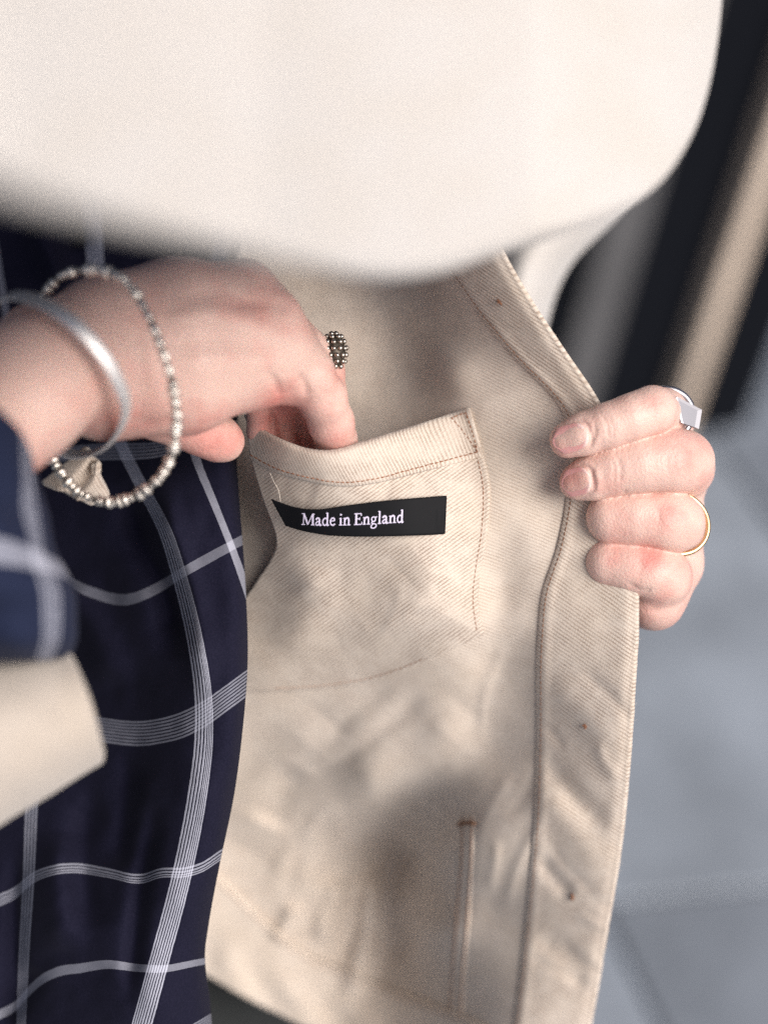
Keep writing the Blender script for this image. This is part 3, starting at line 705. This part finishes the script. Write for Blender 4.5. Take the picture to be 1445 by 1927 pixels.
# ------------------------------------------------------------------ trousers glimpsed below the hem
trousers = empty('trousers', 'dark charcoal trousers glimpsed below the jacket hem', 'trousers', loc=Wm(460, 2000, -150)[0])
bpy.context.view_layer.update()
xs = np.linspace(-400, 900, 70); yy = np.linspace(1780, 3000, 60)
X, Y = np.meshgrid(xs, yy)
cloth('leg', X, Y, -165 - 40 * ((X - 250) / 560.0) ** 2 + 3 * vnoise(X, Y, 80, 31), plain('charcoal_cloth', (0.018, 0.021, 0.022), 0.9, bump=(900, 0.3, 0.0004)), trousers, 1.5)

# ------------------------------------------------------------------ hands: signed-distance flesh, surface nets
def smin(a, b, k):
    h = np.maximum(k - np.abs(a - b), 0) / k
    return np.minimum(a, b) - h * h * k * 0.25
class Flesh:
    def __init__(s, lo, hi, step):
        s.lo = np.array(lo, float); s.step = step
        s.n = np.ceil((np.array(hi, float) - s.lo) / step).astype(int) + 1
        s.ax = [s.lo[i] + np.arange(s.n[i]) * step for i in range(3)]
        s.vol = np.full(s.n, 60.0, np.float32)
    def cone(s, vol, a, b, ra, rb, k):
        a, b = np.array(a, float), np.array(b, float); R = max(ra, rb) + k + 2 * s.step
        sl = []
        for i in range(3):
            l0 = int(max(0, math.floor((min(a[i], b[i]) - R - s.lo[i]) / s.step))); h0 = int(min(s.n[i], math.ceil((max(a[i], b[i]) + R - s.lo[i]) / s.step) + 1))
            if h0 <= l0: return
            sl.append(slice(l0, h0))
        x = s.ax[0][sl[0]][:, None, None].astype(np.float32) - a[0]; y = s.ax[1][sl[1]][None, :, None].astype(np.float32) - a[1]; z = s.ax[2][sl[2]][None, None].astype(np.float32) - a[2]
        d = b - a; dd = d @ d + 1e-6
        t = np.clip((x * d[0] + y * d[1] + z * d[2]) / dd, 0, 1)
        dist = np.sqrt((x - t * d[0]) ** 2 + (y - t * d[1]) ** 2 + (z - t * d[2]) ** 2) - (ra + (rb - ra) * t)
        sl = tuple(sl); vol[sl] = smin(vol[sl], dist, k)
    def chain(s, pts, k=12, join=4):
        """pts: (px, py, zpx, r) joints of one digit"""
        v = np.full(s.n, 60.0, np.float32)
        for p, q in zip(pts[:-1], pts[1:]): s.cone(v, p[:3], q[:3], p[3], q[3], k)
        s.vol = smin(s.vol, v, join)
    def mesh(s, iters=3):
        v = s.vol; sg = v < 0; n = s.n
        c = np.zeros(tuple(n - 1), np.int8)
        for dx in (0, 1):
            for dy in (0, 1):
                for dz in (0, 1): c += sg[dx:n[0]-1+dx, dy:n[1]-1+dy, dz:n[2]-1+dz]
        act = np.argwhere((c > 0) & (c < 8)); idx = -np.ones(tuple(n - 1), np.int64); idx[tuple(act.T)] = np.arange(len(act))
        pos = np.zeros((len(act), 3)); cnt = np.zeros(len(act))
        cor = [(i, j, k) for i in (0, 1) for j in (0, 1) for k in (0, 1)]
        for a in cor:
            for ax in range(3):
                if a[ax]: continue
                b = list(a); b[ax] = 1
                va = v[tuple((act + a).T)]; vb = v[tuple((act + b).T)]
                m = (va < 0) != (vb < 0); t = np.where(m, va / (va - vb + 1e-12), 0)
                p = np.repeat(np.array(a, float)[None], len(act), 0); p[:, ax] = t
                pos += np.where(m[:, None], p, 0); cnt += m
        P = (act + pos / cnt[:, None]) * s.step + s.lo
        F = []
        for ax in range(3):
            b, c2 = (ax + 1) % 3, (ax + 2) % 3
            sl0 = [slice(None)] * 3; sl1 = [slice(None)] * 3; sl0[ax] = slice(0, -1); sl1[ax] = slice(1, None)
            e = np.argwhere(sg[tuple(sl0)] != sg[tuple(sl1)])
            e = e[(e[:, b] > 0) & (e[:, c2] > 0) & (e[:, b] < n[b] - 1) & (e[:, c2] < n[c2] - 1)]
            ob = np.zeros(3, int); ob[b] = 1; oc = np.zeros(3, int); oc[c2] = 1
            q = np.stack([idx[tuple((e - ob - oc).T)], idx[tuple((e - oc).T)], idx[tuple(e.T)], idx[tuple((e - ob).T)]], -1)
            inside = sg[tuple(e.T)]
            q[~inside] = q[~inside][:, ::-1]
            F.append(q)
        F = np.vstack(F); F = F[(F >= 0).all(1)]
        E = np.vstack([F[:, [0, 1]], F[:, [1, 2]], F[:, [2, 3]], F[:, [3, 0]]])
        for _ in range(iters):
            acc = np.zeros_like(P); ct = np.zeros(len(P))
            for k in range(3):
                acc[:, k] = np.bincount(E[:, 0], P[E[:, 1], k], len(P)) + np.bincount(E[:, 1], P[E[:, 0], k], len(P))
            ct = np.bincount(E[:, 0], minlength=len(P)) + np.bincount(E[:, 1], minlength=len(P))
            P = P * 0.4 + 0.6 * acc / ct[:, None]
        lab = np.arange(len(P))
        while True:
            m = np.minimum(lab[E[:, 0]], lab[E[:, 1]]); new = lab.copy()
            np.minimum.at(new, E[:, 0], m); np.minimum.at(new, E[:, 1], m); new = new[new]
            if (new == lab).all(): break
            lab = new
        big = np.bincount(lab).argmax(); kp = lab == big; re = np.cumsum(kp) - 1
        P = P[kp]; F = re[F[kp[F[:, 0]]]]
        s.P, s.F = P, F
        fn = np.cross(P[F[:, 2]] - P[F[:, 0]], P[F[:, 3]] - P[F[:, 1]])
        N = np.zeros_like(P)
        for k in range(4):
            for j in range(3): N[:, j] += np.bincount(F[:, k], fn[:, j], len(P))
        N /= np.linalg.norm(N, axis=1, keepdims=True) + 1e-9
        # outwards = direction of growing distance
        if (N[:, 2] * (P[:, 2] - P[:, 2].mean())).sum() < 0: N = -N
        s.N = N
    def relief(s, lst):
        for poly, amp, wd in lst:
            pl = spline(poly, 16) if len(poly) > 2 else np.array(poly, float)
            d, t = seg_dist(s.P[:, 0], s.P[:, 1], pl, True)
            f = amp * np.exp(-(d / wd) ** 2) * np.clip(np.sin(np.pi * np.clip(t, 0.06, 0.94)) * 1.5, 0, 1) * np.clip(s.N[:, 2] * 1.6, 0, 1)
            s.P = s.P + s.N * f[:, None]
    def red(s, lst):
        r = np.zeros(len(s.P))
        for x, y, rad, a in lst: r += a * np.exp(-((s.P[:, 0] - x) ** 2 + (s.P[:, 1] - y) ** 2) / rad ** 2)
        return np.clip(r, -0.3, 1)
    def top(s, x, y):
        """z of the surface facing the viewer at (x,y)"""
        i = np.clip(np.round((np.asarray(x) - s.lo[0]) / s.step).astype(int), 0, s.n[0] - 1); j = np.clip(np.round((np.asarray(y) - s.lo[1]) / s.step).astype(int), 0, s.n[1] - 1)
        col = s.vol[i, j]; ins = col < 0
        k = col.shape[-1] - 1 - np.argmax(ins[..., ::-1], -1)
        kk = np.clip(k, 0, col.shape[-1] - 2)
        va = np.take_along_axis(col, kk[..., None], -1)[..., 0]; vb = np.take_along_axis(col, kk[..., None] + 1, -1)[..., 0]
        return np.where(ins.any(-1), s.lo[2] + (kk + va / (va - vb + 1e-9)) * s.step, np.nan)

person = empty('person', 'person in a navy checked shirt, one hand in the pocket, one holding the jacket open', 'person', loc=Wm(300, 900, -60)[0])
bpy.context.view_layer.update()
def nail_groove(cx, cy, ax, ay, hl, hw):
    L = math.hypot(ax, ay); ax, ay = ax / L, ay / L; bx, by = -ay, ax
    q = lambda a, b: (cx + ax * hl * a + bx * hw * b, cy + ay * hl * a + by * hw * b)
    side = [q(0.7, -1.08), q(-0.5, -1.12), q(-1.02, -0.85), q(-1.14, 0), q(-1.02, 0.85), q(-0.5, 1.12), q(0.7, 1.08)]
    fold = [q(-0.9, -1.25), q(-1.42, -0.6), q(-1.5, 0), q(-1.42, 0.6), q(-0.9, 1.25)]
    return [(side, -3.2, 4.5), (fold, 1.6, 6)]
def nail(fl, hand, cx, cy, ax, ay, hl, hw, lift=1.2, free=0.0):
    """fingernail: axis (ax,ay) points to the tip; half length, half width in grid units"""
    n1, n2 = 20, 16
    L = math.hypot(ax, ay); ax, ay = ax / L, ay / L; bx, by = -ay, ax
    X = np.zeros((n1, n2)); Y = X.copy(); Zc = X.copy(); A = X.copy()
    for i in range(n1):
        a = -1 + 2 * i / (n1 - 1)
        wv = (1 - abs(a) ** 5 * 0.55) if a > 0 else (1 - abs(a) ** 4 * 0.30)
        for j in range(n2):
            b = -1 + 2 * j / (n2 - 1)
            aa = a * (1 - 0.16 * b * b)
            X[i, j] = cx + ax * hl * aa + bx * hw * wv * b; Y[i, j] = cy + ay * hl * aa + by * hw * wv * b
            A[i, j] = np.clip((-a - 0.55) * 3, 0, 1)
    # fit a smooth arch over the finger
    zs = fl.top(X, Y); zs = np.where(np.isnan(zs), np.nanmin(zs), zs)
    q = TPS(np.stack([X[::3, ::3].ravel(), Y[::3, ::3].ravel(), zs[::3, ::3].ravel()], -1), 0.05)
    Zc = q(X, Y) + lift
    Bb = np.linspace(-1, 1, n2)[None]; Aa = np.linspace(-1, 1, n1)[:, None]
    Zc = Zc - 3.2 * np.clip(np.abs(Bb) - 0.78, 0, 1) / 0.22 - 2.6 * np.clip(-Aa - 0.85, 0, 1) / 0.15
    o = add('fingernail', Wm(X, Y, Zc * MM), grid_faces(n1, n2), M_NAIL, hand, attrs={'lunula': A.ravel()})
    return o
NG = nail_groove(1073, 825, -1, 0.30, 34, 26) + nail_groove(1084, 907, -1, 0.22, 28, 26)
# -- the hand that holds the front open (z in grid units, towards the viewer)
LH = Flesh((1010, 690, -340), (1370, 1250, 170), 3.0)
LH.chain([(1068, 828, 66, 34.5), (1100, 816, 74, 38.5), (1148, 799, 80, 40.5), (1190, 784, 78, 41.5), (1228, 771, 66, 43), (1248, 775, 0, 43), (1262, 790, -110, 47)], 16, 0.8)
LH.chain([(1086, 907, 28, 34), (1116, 897, 34, 41), (1164, 880, 38, 48), (1210, 870, 38, 53), (1262, 865, 30, 56), (1286, 868, 0, 55), (1286, 880, -90, 55), (1270, 890, -150, 60)], 20, 0.8)
LH.chain([(1154, 974, -30, 34), (1154, 974, -2, 47), (1200, 973, 2, 50.5), (1250, 977, -2, 53), (1272, 984, -14, 51), (1268, 990, -90, 52), (1262, 980, -150, 60)], 20, 0.8)
LH.chain([(1147, 1053, -50, 32), (1148, 1057, -24, 42), (1190, 1066, -18, 45), (1230, 1078, -20, 47), (1252, 1087, -30, 46), (1250, 1088, -90, 50), (1240, 1060, -150, 60)], 20, 0.8)
LH.chain([(1262, 880, -150, 62), (1262, 1060, -150, 56), (1232, 1128, -110, 52), (1176, 1122, -210, 60)], 30, 26)
LH.chain([(1250, 1080, -50, 44), (1232, 1128, -74, 50)], 20, 20)
LH.chain([(1262, 880, -170, 62), (1150, 1000, -230, 80), (1170, 1090, -240, 64)], 30, 30)
LH.chain([(1240, 830, -150, 50), (1150, 840, -120, 44), (1085, 850, -75, 36)], 16, 16)     # thumb behind the cloth
LH.mesh(5)
LH.relief(NG + [([(1128, 774), (1142, 800), (1146, 832)], -2.2, 5), ([(1136, 772), (1152, 800), (1155, 834)], -1.6, 4), ([(1118, 800), (1122, 825)], -1.6, 5), ([(1112, 788), (1120, 812), (1108, 846)], -1.8, 4.5),
           ([(1158, 855), (1167, 880), (1165, 912)], -1.8, 5), ([(1150, 860), (1156, 885), (1153, 912)], -1.4, 4), ([(1118, 870), (1114, 895), (1120, 925)], -1.6, 5),
           ([(1172, 924), (1178, 930)], -2.5, 6), ([(1225, 945), (1236, 965), (1236, 1000)], -0.7, 7), ([(1238, 960), (1244, 985)], -1.2, 4),
           ([(1198, 1045), (1206, 1062), (1202, 1090)], -0.8, 7), ([(1180, 1095), (1205, 1112), (1232, 1108)], -2.6, 6), ([(1215, 1150), (1250, 1148), (1275, 1128)], -2, 7), ([(1245, 1060), (1262, 1090), (1255, 1130)], 1.0, 16), ([(1222, 750), (1230, 770), (1226, 795)], -0.8, 5), ([(1262, 840), (1256, 870), (1262, 905)], -0.8, 6), ([(1272, 838), (1268, 868), (1273, 900)], -0.7, 5)])
redL = LH.red([(1240, 760, 30, .45), (1300, 850, 34, .55), (1268, 880, 24, .35), (1262, 960, 24, .6), (1248, 985, 26, .5), (1208, 1062, 26, .6), (1228, 1050, 24, .5), (1290, 1090, 40, .35), (1075, 905, 40, .6), (1050, 845, 26, .5), (1110, 800, 22, .35), (1180, 1000, 60, .3), (1150, 1050, 40, .35), (1230, 1160, 50, .5),
               (1190, 790, 26, -.25), (1190, 865, 30, -.2), (1200, 945, 24, -.1), (1150, 905, 30, .25), (1320, 890, 30, .25)])
hand2 = add('hand', Wm(LH.P[:, 0], LH.P[:, 1], LH.P[:, 2] * MM), LH.F, M_SKIN, person, attrs={'redness': redL})
hand2['label'] = 'hand gripping the front edge of the jacket'

nail(LH, hand2, 1073, 825, -1, 0.30, 34, 26)
nail(LH, hand2, 1084, 907, -1, 0.22, 28, 26, 1.0)

# -- the hand in the pocket
ZS = 1 / MM
RH = Flesh((-260, 440, -190), (700, 1120, 760), 6.0)
def zz(mm): return mm * ZS
RH.chain([(-240, 1040, zz(96), 150), (-90, 850, zz(86), 138), (40, 735, zz(72), 128), (104, 690, zz(62), 118)], 40, 6)
RH.chain([(90, 680, zz(54), 118), (190, 690, zz(46), 112), (240, 690, zz(44), 105)], 60, 30)
RH.chain([(190, 600, zz(48), 84), (330, 566, zz(42), 76), (458, 548, zz(32), 58)], 40, 34)     # metacarpals
RH.chain([(190, 640, zz(50), 90), (340, 620, zz(46), 82), (510, 600, zz(34), 60)], 40, 44)
RH.chain([(200, 690, zz(48), 92), (350, 680, zz(45), 82), (535, 660, zz(32), 60)], 40, 44)
RH.chain([(210, 730, zz(44), 94), (350, 725, zz(40), 86), (470, 702, zz(30), 62), (520, 700, zz(27), 58)], 40, 40)
RH.chain([(330, 650, zz(40), 100), (440, 630, zz(32), 80)], 40, 40)
RH.chain([(458, 548, zz(30), 56), (545, 645, zz(22), 56)], 20, 26)
RH.chain([(535, 655, zz(29), 58), (575, 700, zz(26), 52), (606, 748, zz(20), 45), (623, 795, zz(13), 42), (632, 830, zz(6), 39), (636, 900, zz(-4), 34), (634, 940, zz(-8), 30)], 16, 14)
RH.chain([(520, 690, zz(27), 56), (546, 722, zz(24), 42)], 16, 10)
RH.chain([(470, 702, zz(26), 60), (500, 716, zz(24), 46)], 16, 16)
RH.chain([(560, 640, zz(8), 42), (604, 676, zz(2), 38), (614, 700, zz(0), 34), (622, 740, zz(-4), 30), (618, 830, zz(-9), 28), (610, 920, zz(-12), 26)], 12, 6)   # ringed finger
RH.chain([(500, 700, zz(6), 36), (490, 760, zz(2), 28), (492, 810, zz(-5), 27), (500, 880, zz(-12), 25)], 12, 3)
RH.chain([(530, 700, zz(6), 36), (535, 770, zz(0), 26), (540, 820, zz(-6), 26), (545, 890, zz(-12), 24)], 12, 3)
RH.chain([(560, 700, zz(4), 36), (576, 780, zz(-1), 25), (582, 830, zz(-7), 25), (585, 890, zz(-12), 24)], 12, 3)
RH.chain([(300, 770, zz(22), 62), (380, 810, zz(16), 46), (412, 826, zz(13), 42), (424, 832, zz(11), 36)], 16, 10)     # heel of the thumb below
RH.mesh(4)
RH.relief([([(513, 770), (515, 800), (517, 850)], -8, 5), ([(559, 770), (561, 800), (564, 850)], -8, 5), ([(385, 806), (394, 832), (390, 862)], -2.0, 3.5), ([(402, 804), (412, 832), (408, 864)], -2.0, 3.5), ([(505, 700), (522, 728), (526, 752)], -6, 7), ([(560, 700), (575, 730), (577, 752)], -6, 7), ([(545, 700), (552, 735)], 3, 16),
           ([(330, 560), (420, 552), (520, 580)], -3, 15), ([(300, 600), (420, 590), (530, 630)], 4, 15), ([(420, 575), (490, 568), (560, 585)], -3, 13), ([(300, 650), (420, 640), (540, 660)], -3, 17), ([(300, 690), (420, 672), (545, 690)], 2, 12),
           ([(330, 700), (430, 690), (520, 680)], 2.5, 20), ([(395, 812), (405, 835), (400, 858)], -2.5, 6), ([(410, 806), (420, 830), (416, 858)], -1.5, 5), ([(245, 600), (262, 680), (262, 760)], -3.5, 16),
           ([(250, 790), (290, 800), (340, 792)], -4, 14), ([(600, 730), (625, 745), (645, 738)], -1.5, 5), ([(610, 755), (630, 765), (650, 760)], -1.2, 5)])
redR = RH.red([(420, 835, 60, .6), (360, 815, 60, .5), (548, 745, 40, .45), (505, 745, 40, .4), (640, 800, 46, .45), (635, 840, 30, .45), (500, 580, 60, .25), (440, 590, 60, .2), (540, 620, 40, .25), (220, 800, 60, .45), (280, 790, 60, .4), (262, 700, 40, .3), (100, 870, 90, .3), (40, 900, 60, .2),
               (540, 810, 70, .75), (500, 800, 40, .4), (380, 690, 90, -.2), (80, 650, 80, -.2), (640, 700, 24, .5)])
keep = RH.P
hand1 = add('hand', Wm(RH.P[:, 0], RH.P[:, 1], RH.P[:, 2] * MM), RH.F, M_SKIN, person, attrs={'redness': redR})
hand1['label'] = 'hand reaching into the pocket'

# ------------------------------------------------------------------ jewellery
def torus_px(c, ra, rb, nx, r_mm, prof=(1.0, 1.0), n=64):
    """band round a finger: centre (px,py,z mm), two half-axis vectors in (px,py,zmm)"""
    th = np.linspace(0, 2 * math.pi, n, endpoint=False)
    p = np.array(c)[None] + np.cos(th)[:, None] * np.array(ra)[None] + np.sin(th)[:, None] * np.array(rb)[None]
    return Wm(p[:, 0], p[:, 1], p[:, 2])
# gold band
gold = empty('ring', 'thin gold band on the third finger of the hand holding the edge', 'ring', loc=Wm(1280, 985, -5)[0])
bpy.context.view_layer.update()
v, f = tube(torus_px((1277, 986, -7.5), (54, -8, -2.5), (12, 56, 1.5), None, 0), 0.00078, 10, closed=True)
add('band', v, f, M_GOLD, gold)
# silver signet
sig = empty('ring', 'silver signet ring with a flat square face on the forefinger', 'ring', loc=Wm(1285, 778, -4)[0])
bpy.context.view_layer.update()
v, f = tube(torus_px((1252, 778, -5), (50, 4, -1), (-4, 46, 0.5), None, 0), 0.0011, 10, closed=True)
add('band', v, f, M_WHITEM, sig)
o3 = [(x, y, 7.0 - 0.10 * (x - 1274)) for x, y in [(1274, 746), (1321, 771), (1315, 807), (1286, 797)]]
def lay(k, dz): 
    c = np.mean(o3, 0); q = np.array(o3); q = c + (q - c) * k
    return Wm(q[:, 0] - (0 if dz == 0 else 6), q[:, 1], q[:, 2] + dz)
v = np.vstack([lay(0.88, 0.5), lay(1.0, 0), lay(1.0, -3.0), lay(0.6, -6.0)])
f = [(0, 1, 2, 3)] + [(a * 4 + i, a * 4 + 4 + i, a * 4 + 4 + (i + 1) % 4, a * 4 + (i + 1) % 4) for a in range(3) for i in range(4)] + [(15, 14, 13, 12)]
add('signet_face', v, f, M_WHITEM, sig, smooth=False)
# domed beaded ring
dome = empty('ring', 'oxidised silver dome ring covered in tiny beads, beside the pocketed hand', 'ring', loc=Wm(628, 662, 4)[0])
bpy.context.view_layer.update()
cx, cy, cz, rx, ry, rz = 628, 661, 4.0, 24, 35, 4.0
def ell(cx, cy, cz, rx, ry, rz, nu=20, nv=12):
    P = []
    for i in range(nv + 1):
        ph = math.pi * i / nv
        for k in range(nu):
            th = 2 * math.pi * k / nu
            P.append((cx + rx * math.sin(ph) * math.cos(th), cy + ry * math.cos(ph), cz + rz * math.sin(ph) * math.sin(th)))
    P = np.array(P); return Wm(P[:, 0], P[:, 1], P[:, 2]), grid_faces(nv + 1, nu, wrap=True)
v, f = ell(cx, cy, cz, rx - 2, ry - 2, rz - 0.3); add('dome', v, f, M_OXDARK, dome)
bead_me = None
for i in range(8):
    ph = math.pi * (i + 0.7) / 8.4
    ring_r = math.sin(ph); nb = max(4, int(round(12 * ring_r)))
    for k in range(nb):
        th = 2 * math.pi * (k + 0.5 * (i % 2)) / nb
        if math.sin(th) < -0.35: continue
        bx_, by_, bz_ = cx + rx * ring_r * math.cos(th), cy + ry * math.cos(ph), cz + rz * ring_r * math.sin(th)
        pos = Wm(bx_, by_, bz_)[0]
        if bead_me is None:
            bm = bmesh.new(); bmesh.ops.create_icosphere(bm, subdivisions=2, radius=0.00080)
            bead_me = bpy.data.meshes.new('bead'); bm.to_mesh(bead_me); bm.free(); bead_me.materials.append(M_OXID)
            bead_me.polygons.foreach_set('use_smooth', np.ones(len(bead_me.polygons), bool))
        o = bpy.data.objects.new('bead', bead_me); C.objects.link(o); o.parent = dome
        o.location = Vector(pos) - dome.location; o.scale = (1.0, 1.0, random.uniform(0.85, 1.1))
v, f = tube(torus_px((602, 690, 1), (36, -26, 2.0), (6, 8, -6.0), None, 0), 0.0009, 8, closed=True); add('band', v, f, M_OXID, dome)

# smooth bangle: a flat band round the wrist
def surf(x, y, lift):
    z = RH.top(np.array([x]), np.array([y]))[0]
    return (z * MM if not np.isnan(z) else None)
def band(loop, width_mm, thick_mm, nwid=6):
    """closed flat band; width direction runs along the forearm"""
    P = Wm(loop[:, 0], loop[:, 1], loop[:, 2]); n = len(P)
    cen = P.mean(0); T = np.roll(P, -1, 0) - np.roll(P, 1, 0); T /= np.linalg.norm(T, axis=1, keepdims=True)
    u_, s_, vt = np.linalg.svd(P - cen); axis = vt[2]
    V = []
    R = P - cen; R -= np.outer(R @ axis, axis); R /= np.linalg.norm(R, axis=1, keepdims=True)
    prof = [(-.5, 0), (-.46, .5), (-.25, .85), (0, 1), (.25, .85), (.46, .5), (.5, 0), (.46, -.5), (0, -.6), (-.46, -.5)]
    for i in range(n):
        for a, b in prof: V.append(P[i] + axis * a * width_mm * 0.001 + R[i] * b * thick_mm * 0.0005)
    k = len(prof); F = grid_faces(n, k, wrap=True) + [((n - 1) * k + c, c, (c + 1) % k, (n - 1) * k + (c + 1) % k) for c in range(k)]
    return np.array(V), F
bang = empty('bangle', 'smooth wide silver bangle on the wrist nearest the shirt cuff', 'bangle', loc=Wm(130, 710, 60)[0])
bpy.context.view_layer.update()
loop = closed_spline([(20, 556, 66), (80, 570, 80), (140, 608, 86), (190, 662, 85), (222, 715, 80), (238, 765, 71), (222, 815, 58), (182, 850, 40), (120, 850, 22), (40, 780, 22), (-10, 680, 34), (-15, 590, 50)], 140)
v, f = band(loop, 3.7, 1.2); add('band', v, f, M_SILVERB, bang)
# beaded bracelet hanging below the wrist
brac = empty('bracelet', 'loose silver nugget bead bracelet hanging below the wrist', 'bracelet', loc=Wm(220, 740, 50)[0])
bpy.context.view_layer.update()
loop = closed_spline([(105, 528, 56), (160, 508, 62), (225, 522, 70), (268, 575, 76), (298, 640, 78), (320, 705, 76), (331, 770, 70), (328, 835, 62), (308, 888, 54), (268, 925, 46), (215, 945, 40), (165, 935, 36), (122, 900, 34), (80, 820, 28), (60, 720, 28), (62, 600, 38)], 400)
Pw = Wm(loop[:, 0], loop[:, 1], loop[:, 2])
v, f = tube(Pw[::3], 0.00075, 7, closed=True); add('cord', v, f, M_OXDARK, brac)
nug = []
for k in range(4):
    bm = bmesh.new(); bmesh.ops.create_icosphere(bm, subdivisions=2, radius=1.0)
    for vv in bm.verts:
        q = vv.co.copy(); vv.co = q * (1 + 0.24 * math.sin(q.x * 3.5 + k * 2.1) * math.cos(q.y * 6 + k) + 0.05 * math.sin(q.z * 9 + k))
    me = bpy.data.meshes.new('bead'); bm.to_mesh(me); bm.free(); me.materials.append(M_SILVER)
    me.polygons.foreach_set('use_smooth', np.ones(len(me.polygons), bool)); nug.append(me)
seg = np.linalg.norm(np.diff(np.vstack([Pw, Pw[:1]]), axis=0), axis=1); Lb = np.r_[0, np.cumsum(seg)]
pos = 0.0; 
while pos < Lb[-1] - 0.0012:
    i = int(np.searchsorted(Lb, pos)) % 400
    y = loop[i, 1]; x = loop[i, 0]
    smooth_bar = (x > 255 and 560 < y < 700)
    r = 0.0011 if smooth_bar else random.choice((0.0009, 0.0011, 0.0013, 0.0016)) * random.uniform(0.9, 1.1)
    o = bpy.data.objects.new('bead', random.choice(nug)); C.objects.link(o); o.parent = brac
    o.location = Vector(Pw[i]) - brac.location
    tan = Vector(Pw[(i + 2) % 400] - Pw[i - 2]).normalized()
    o.rotation_mode = 'QUATERNION'; o.rotation_quaternion = tan.to_track_quat('Z', 'Y')
    ln = 1.9 if smooth_bar else random.uniform(0.7, 1.0)
    o.scale = (r, r * random.uniform(0.9, 1.1), r * ln)
    pos += r * ln * 1.75

# ------------------------------------------------------------------ behind: paving stones and a dark shopfront
# paving stones laid in a row pattern around the part of the pavement that shows
base = ground_hit(1250, 1250); ang = math.radians(24)
cu, su = math.cos(ang), math.sin(ang)
sizes = (0.40, 0.60)
shared = {}
for i in range(-4, 5):
    for j in range(-3, 4):
        ox = i * (sizes[0]) ; oy = j * sizes[1] + (0.3 if i % 2 else 0)
        key = (i * 3 + j * 5 + (i * j)) % 4
        if key not in shared:
            v, f = boxmesh((-sizes[0] / 2 + .002, -sizes[1] / 2 + .002, 0.001), (sizes[0] / 2 - .002, sizes[1] / 2 - .002, 0.03), 0.002)
            me = bpy.data.meshes.new('paving_stone'); me.from_pydata(v.tolist(), [], f); me.materials.append(SLABM[key]); shared[key] = me
        o = bpy.data.objects.new('paving_stone', shared[key]); C.objects.link(o); o.parent = ground
        o.location = (base[0] + ox * cu - oy * su, base[1] + ox * su + oy * cu, random.uniform(0, 0.002)); o.rotation_euler.z = ang
# shopfront
wa, wb = ground_hit(1080, 850, 0.03), ground_hit(1440, 800, 0.03)
dirw = (wb - wa); dirw[2] = 0; Lw = np.linalg.norm(dirw); dirw /= Lw
nrm = np.array([-dirw[1], dirw[0], 0])
if nrm @ (np.array(cam_loc) - wa) < 0: nrm = -nrm
front = empty('shopfront', 'dark panelled shopfront with pale uprights, out of focus behind', 'shopfront', loc=wa)
bpy.context.view_layer.update()
M_DARKW = plain('black_paint', (0.004, 0.005, 0.008), 0.8, spec=0.08)
M_STONEG = concrete('grey_stone', (0.085, 0.085, 0.09), 3); M_TAN = concrete('tan_stone', (0.55, 0.46, 0.38), 3)
def wbox(name, s0, s1, d0, d1, z0, z1, mat, bev=0.006):
    v, f = boxmesh((s0, d0, z0), (s1, d1, z1), bev)
    vv = wa[None] * [1, 1, 0] + v[:, :1] * dirw[None] + v[:, 1:2] * nrm[None] + v[:, 2:] * np.array([0, 0, 1])[None]
    return add(name, vv, f, mat, front, smooth=False)
def s_at(px, py):      # where a sight line meets the wall face, along the wall
    o_ = np.array(cam_loc); d = Wm(px, py, 0)[0] - o_; t = ((wa - o_) @ nrm) / (d @ nrm); q = o_ + d * t; return (q - wa) @ dirw, q[2]
wbox('panel', -3.0, s_at(1492, 560)[0], -0.20, 0.0, 0.0, 3.2, M_DARKW)
for (pa, pb, mat, nm) in [((1062, 560), (1140, 560), M_STONEG, 'upright'), ((1312, 540), (1348, 540), M_TAN, 'upright')]:
    s0, s1 = sorted((s_at(*pa)[0], s_at(*pb)[0]))
    wbox(nm, s0, s1, 0.002, 0.03, 0.0, 3.1, mat)
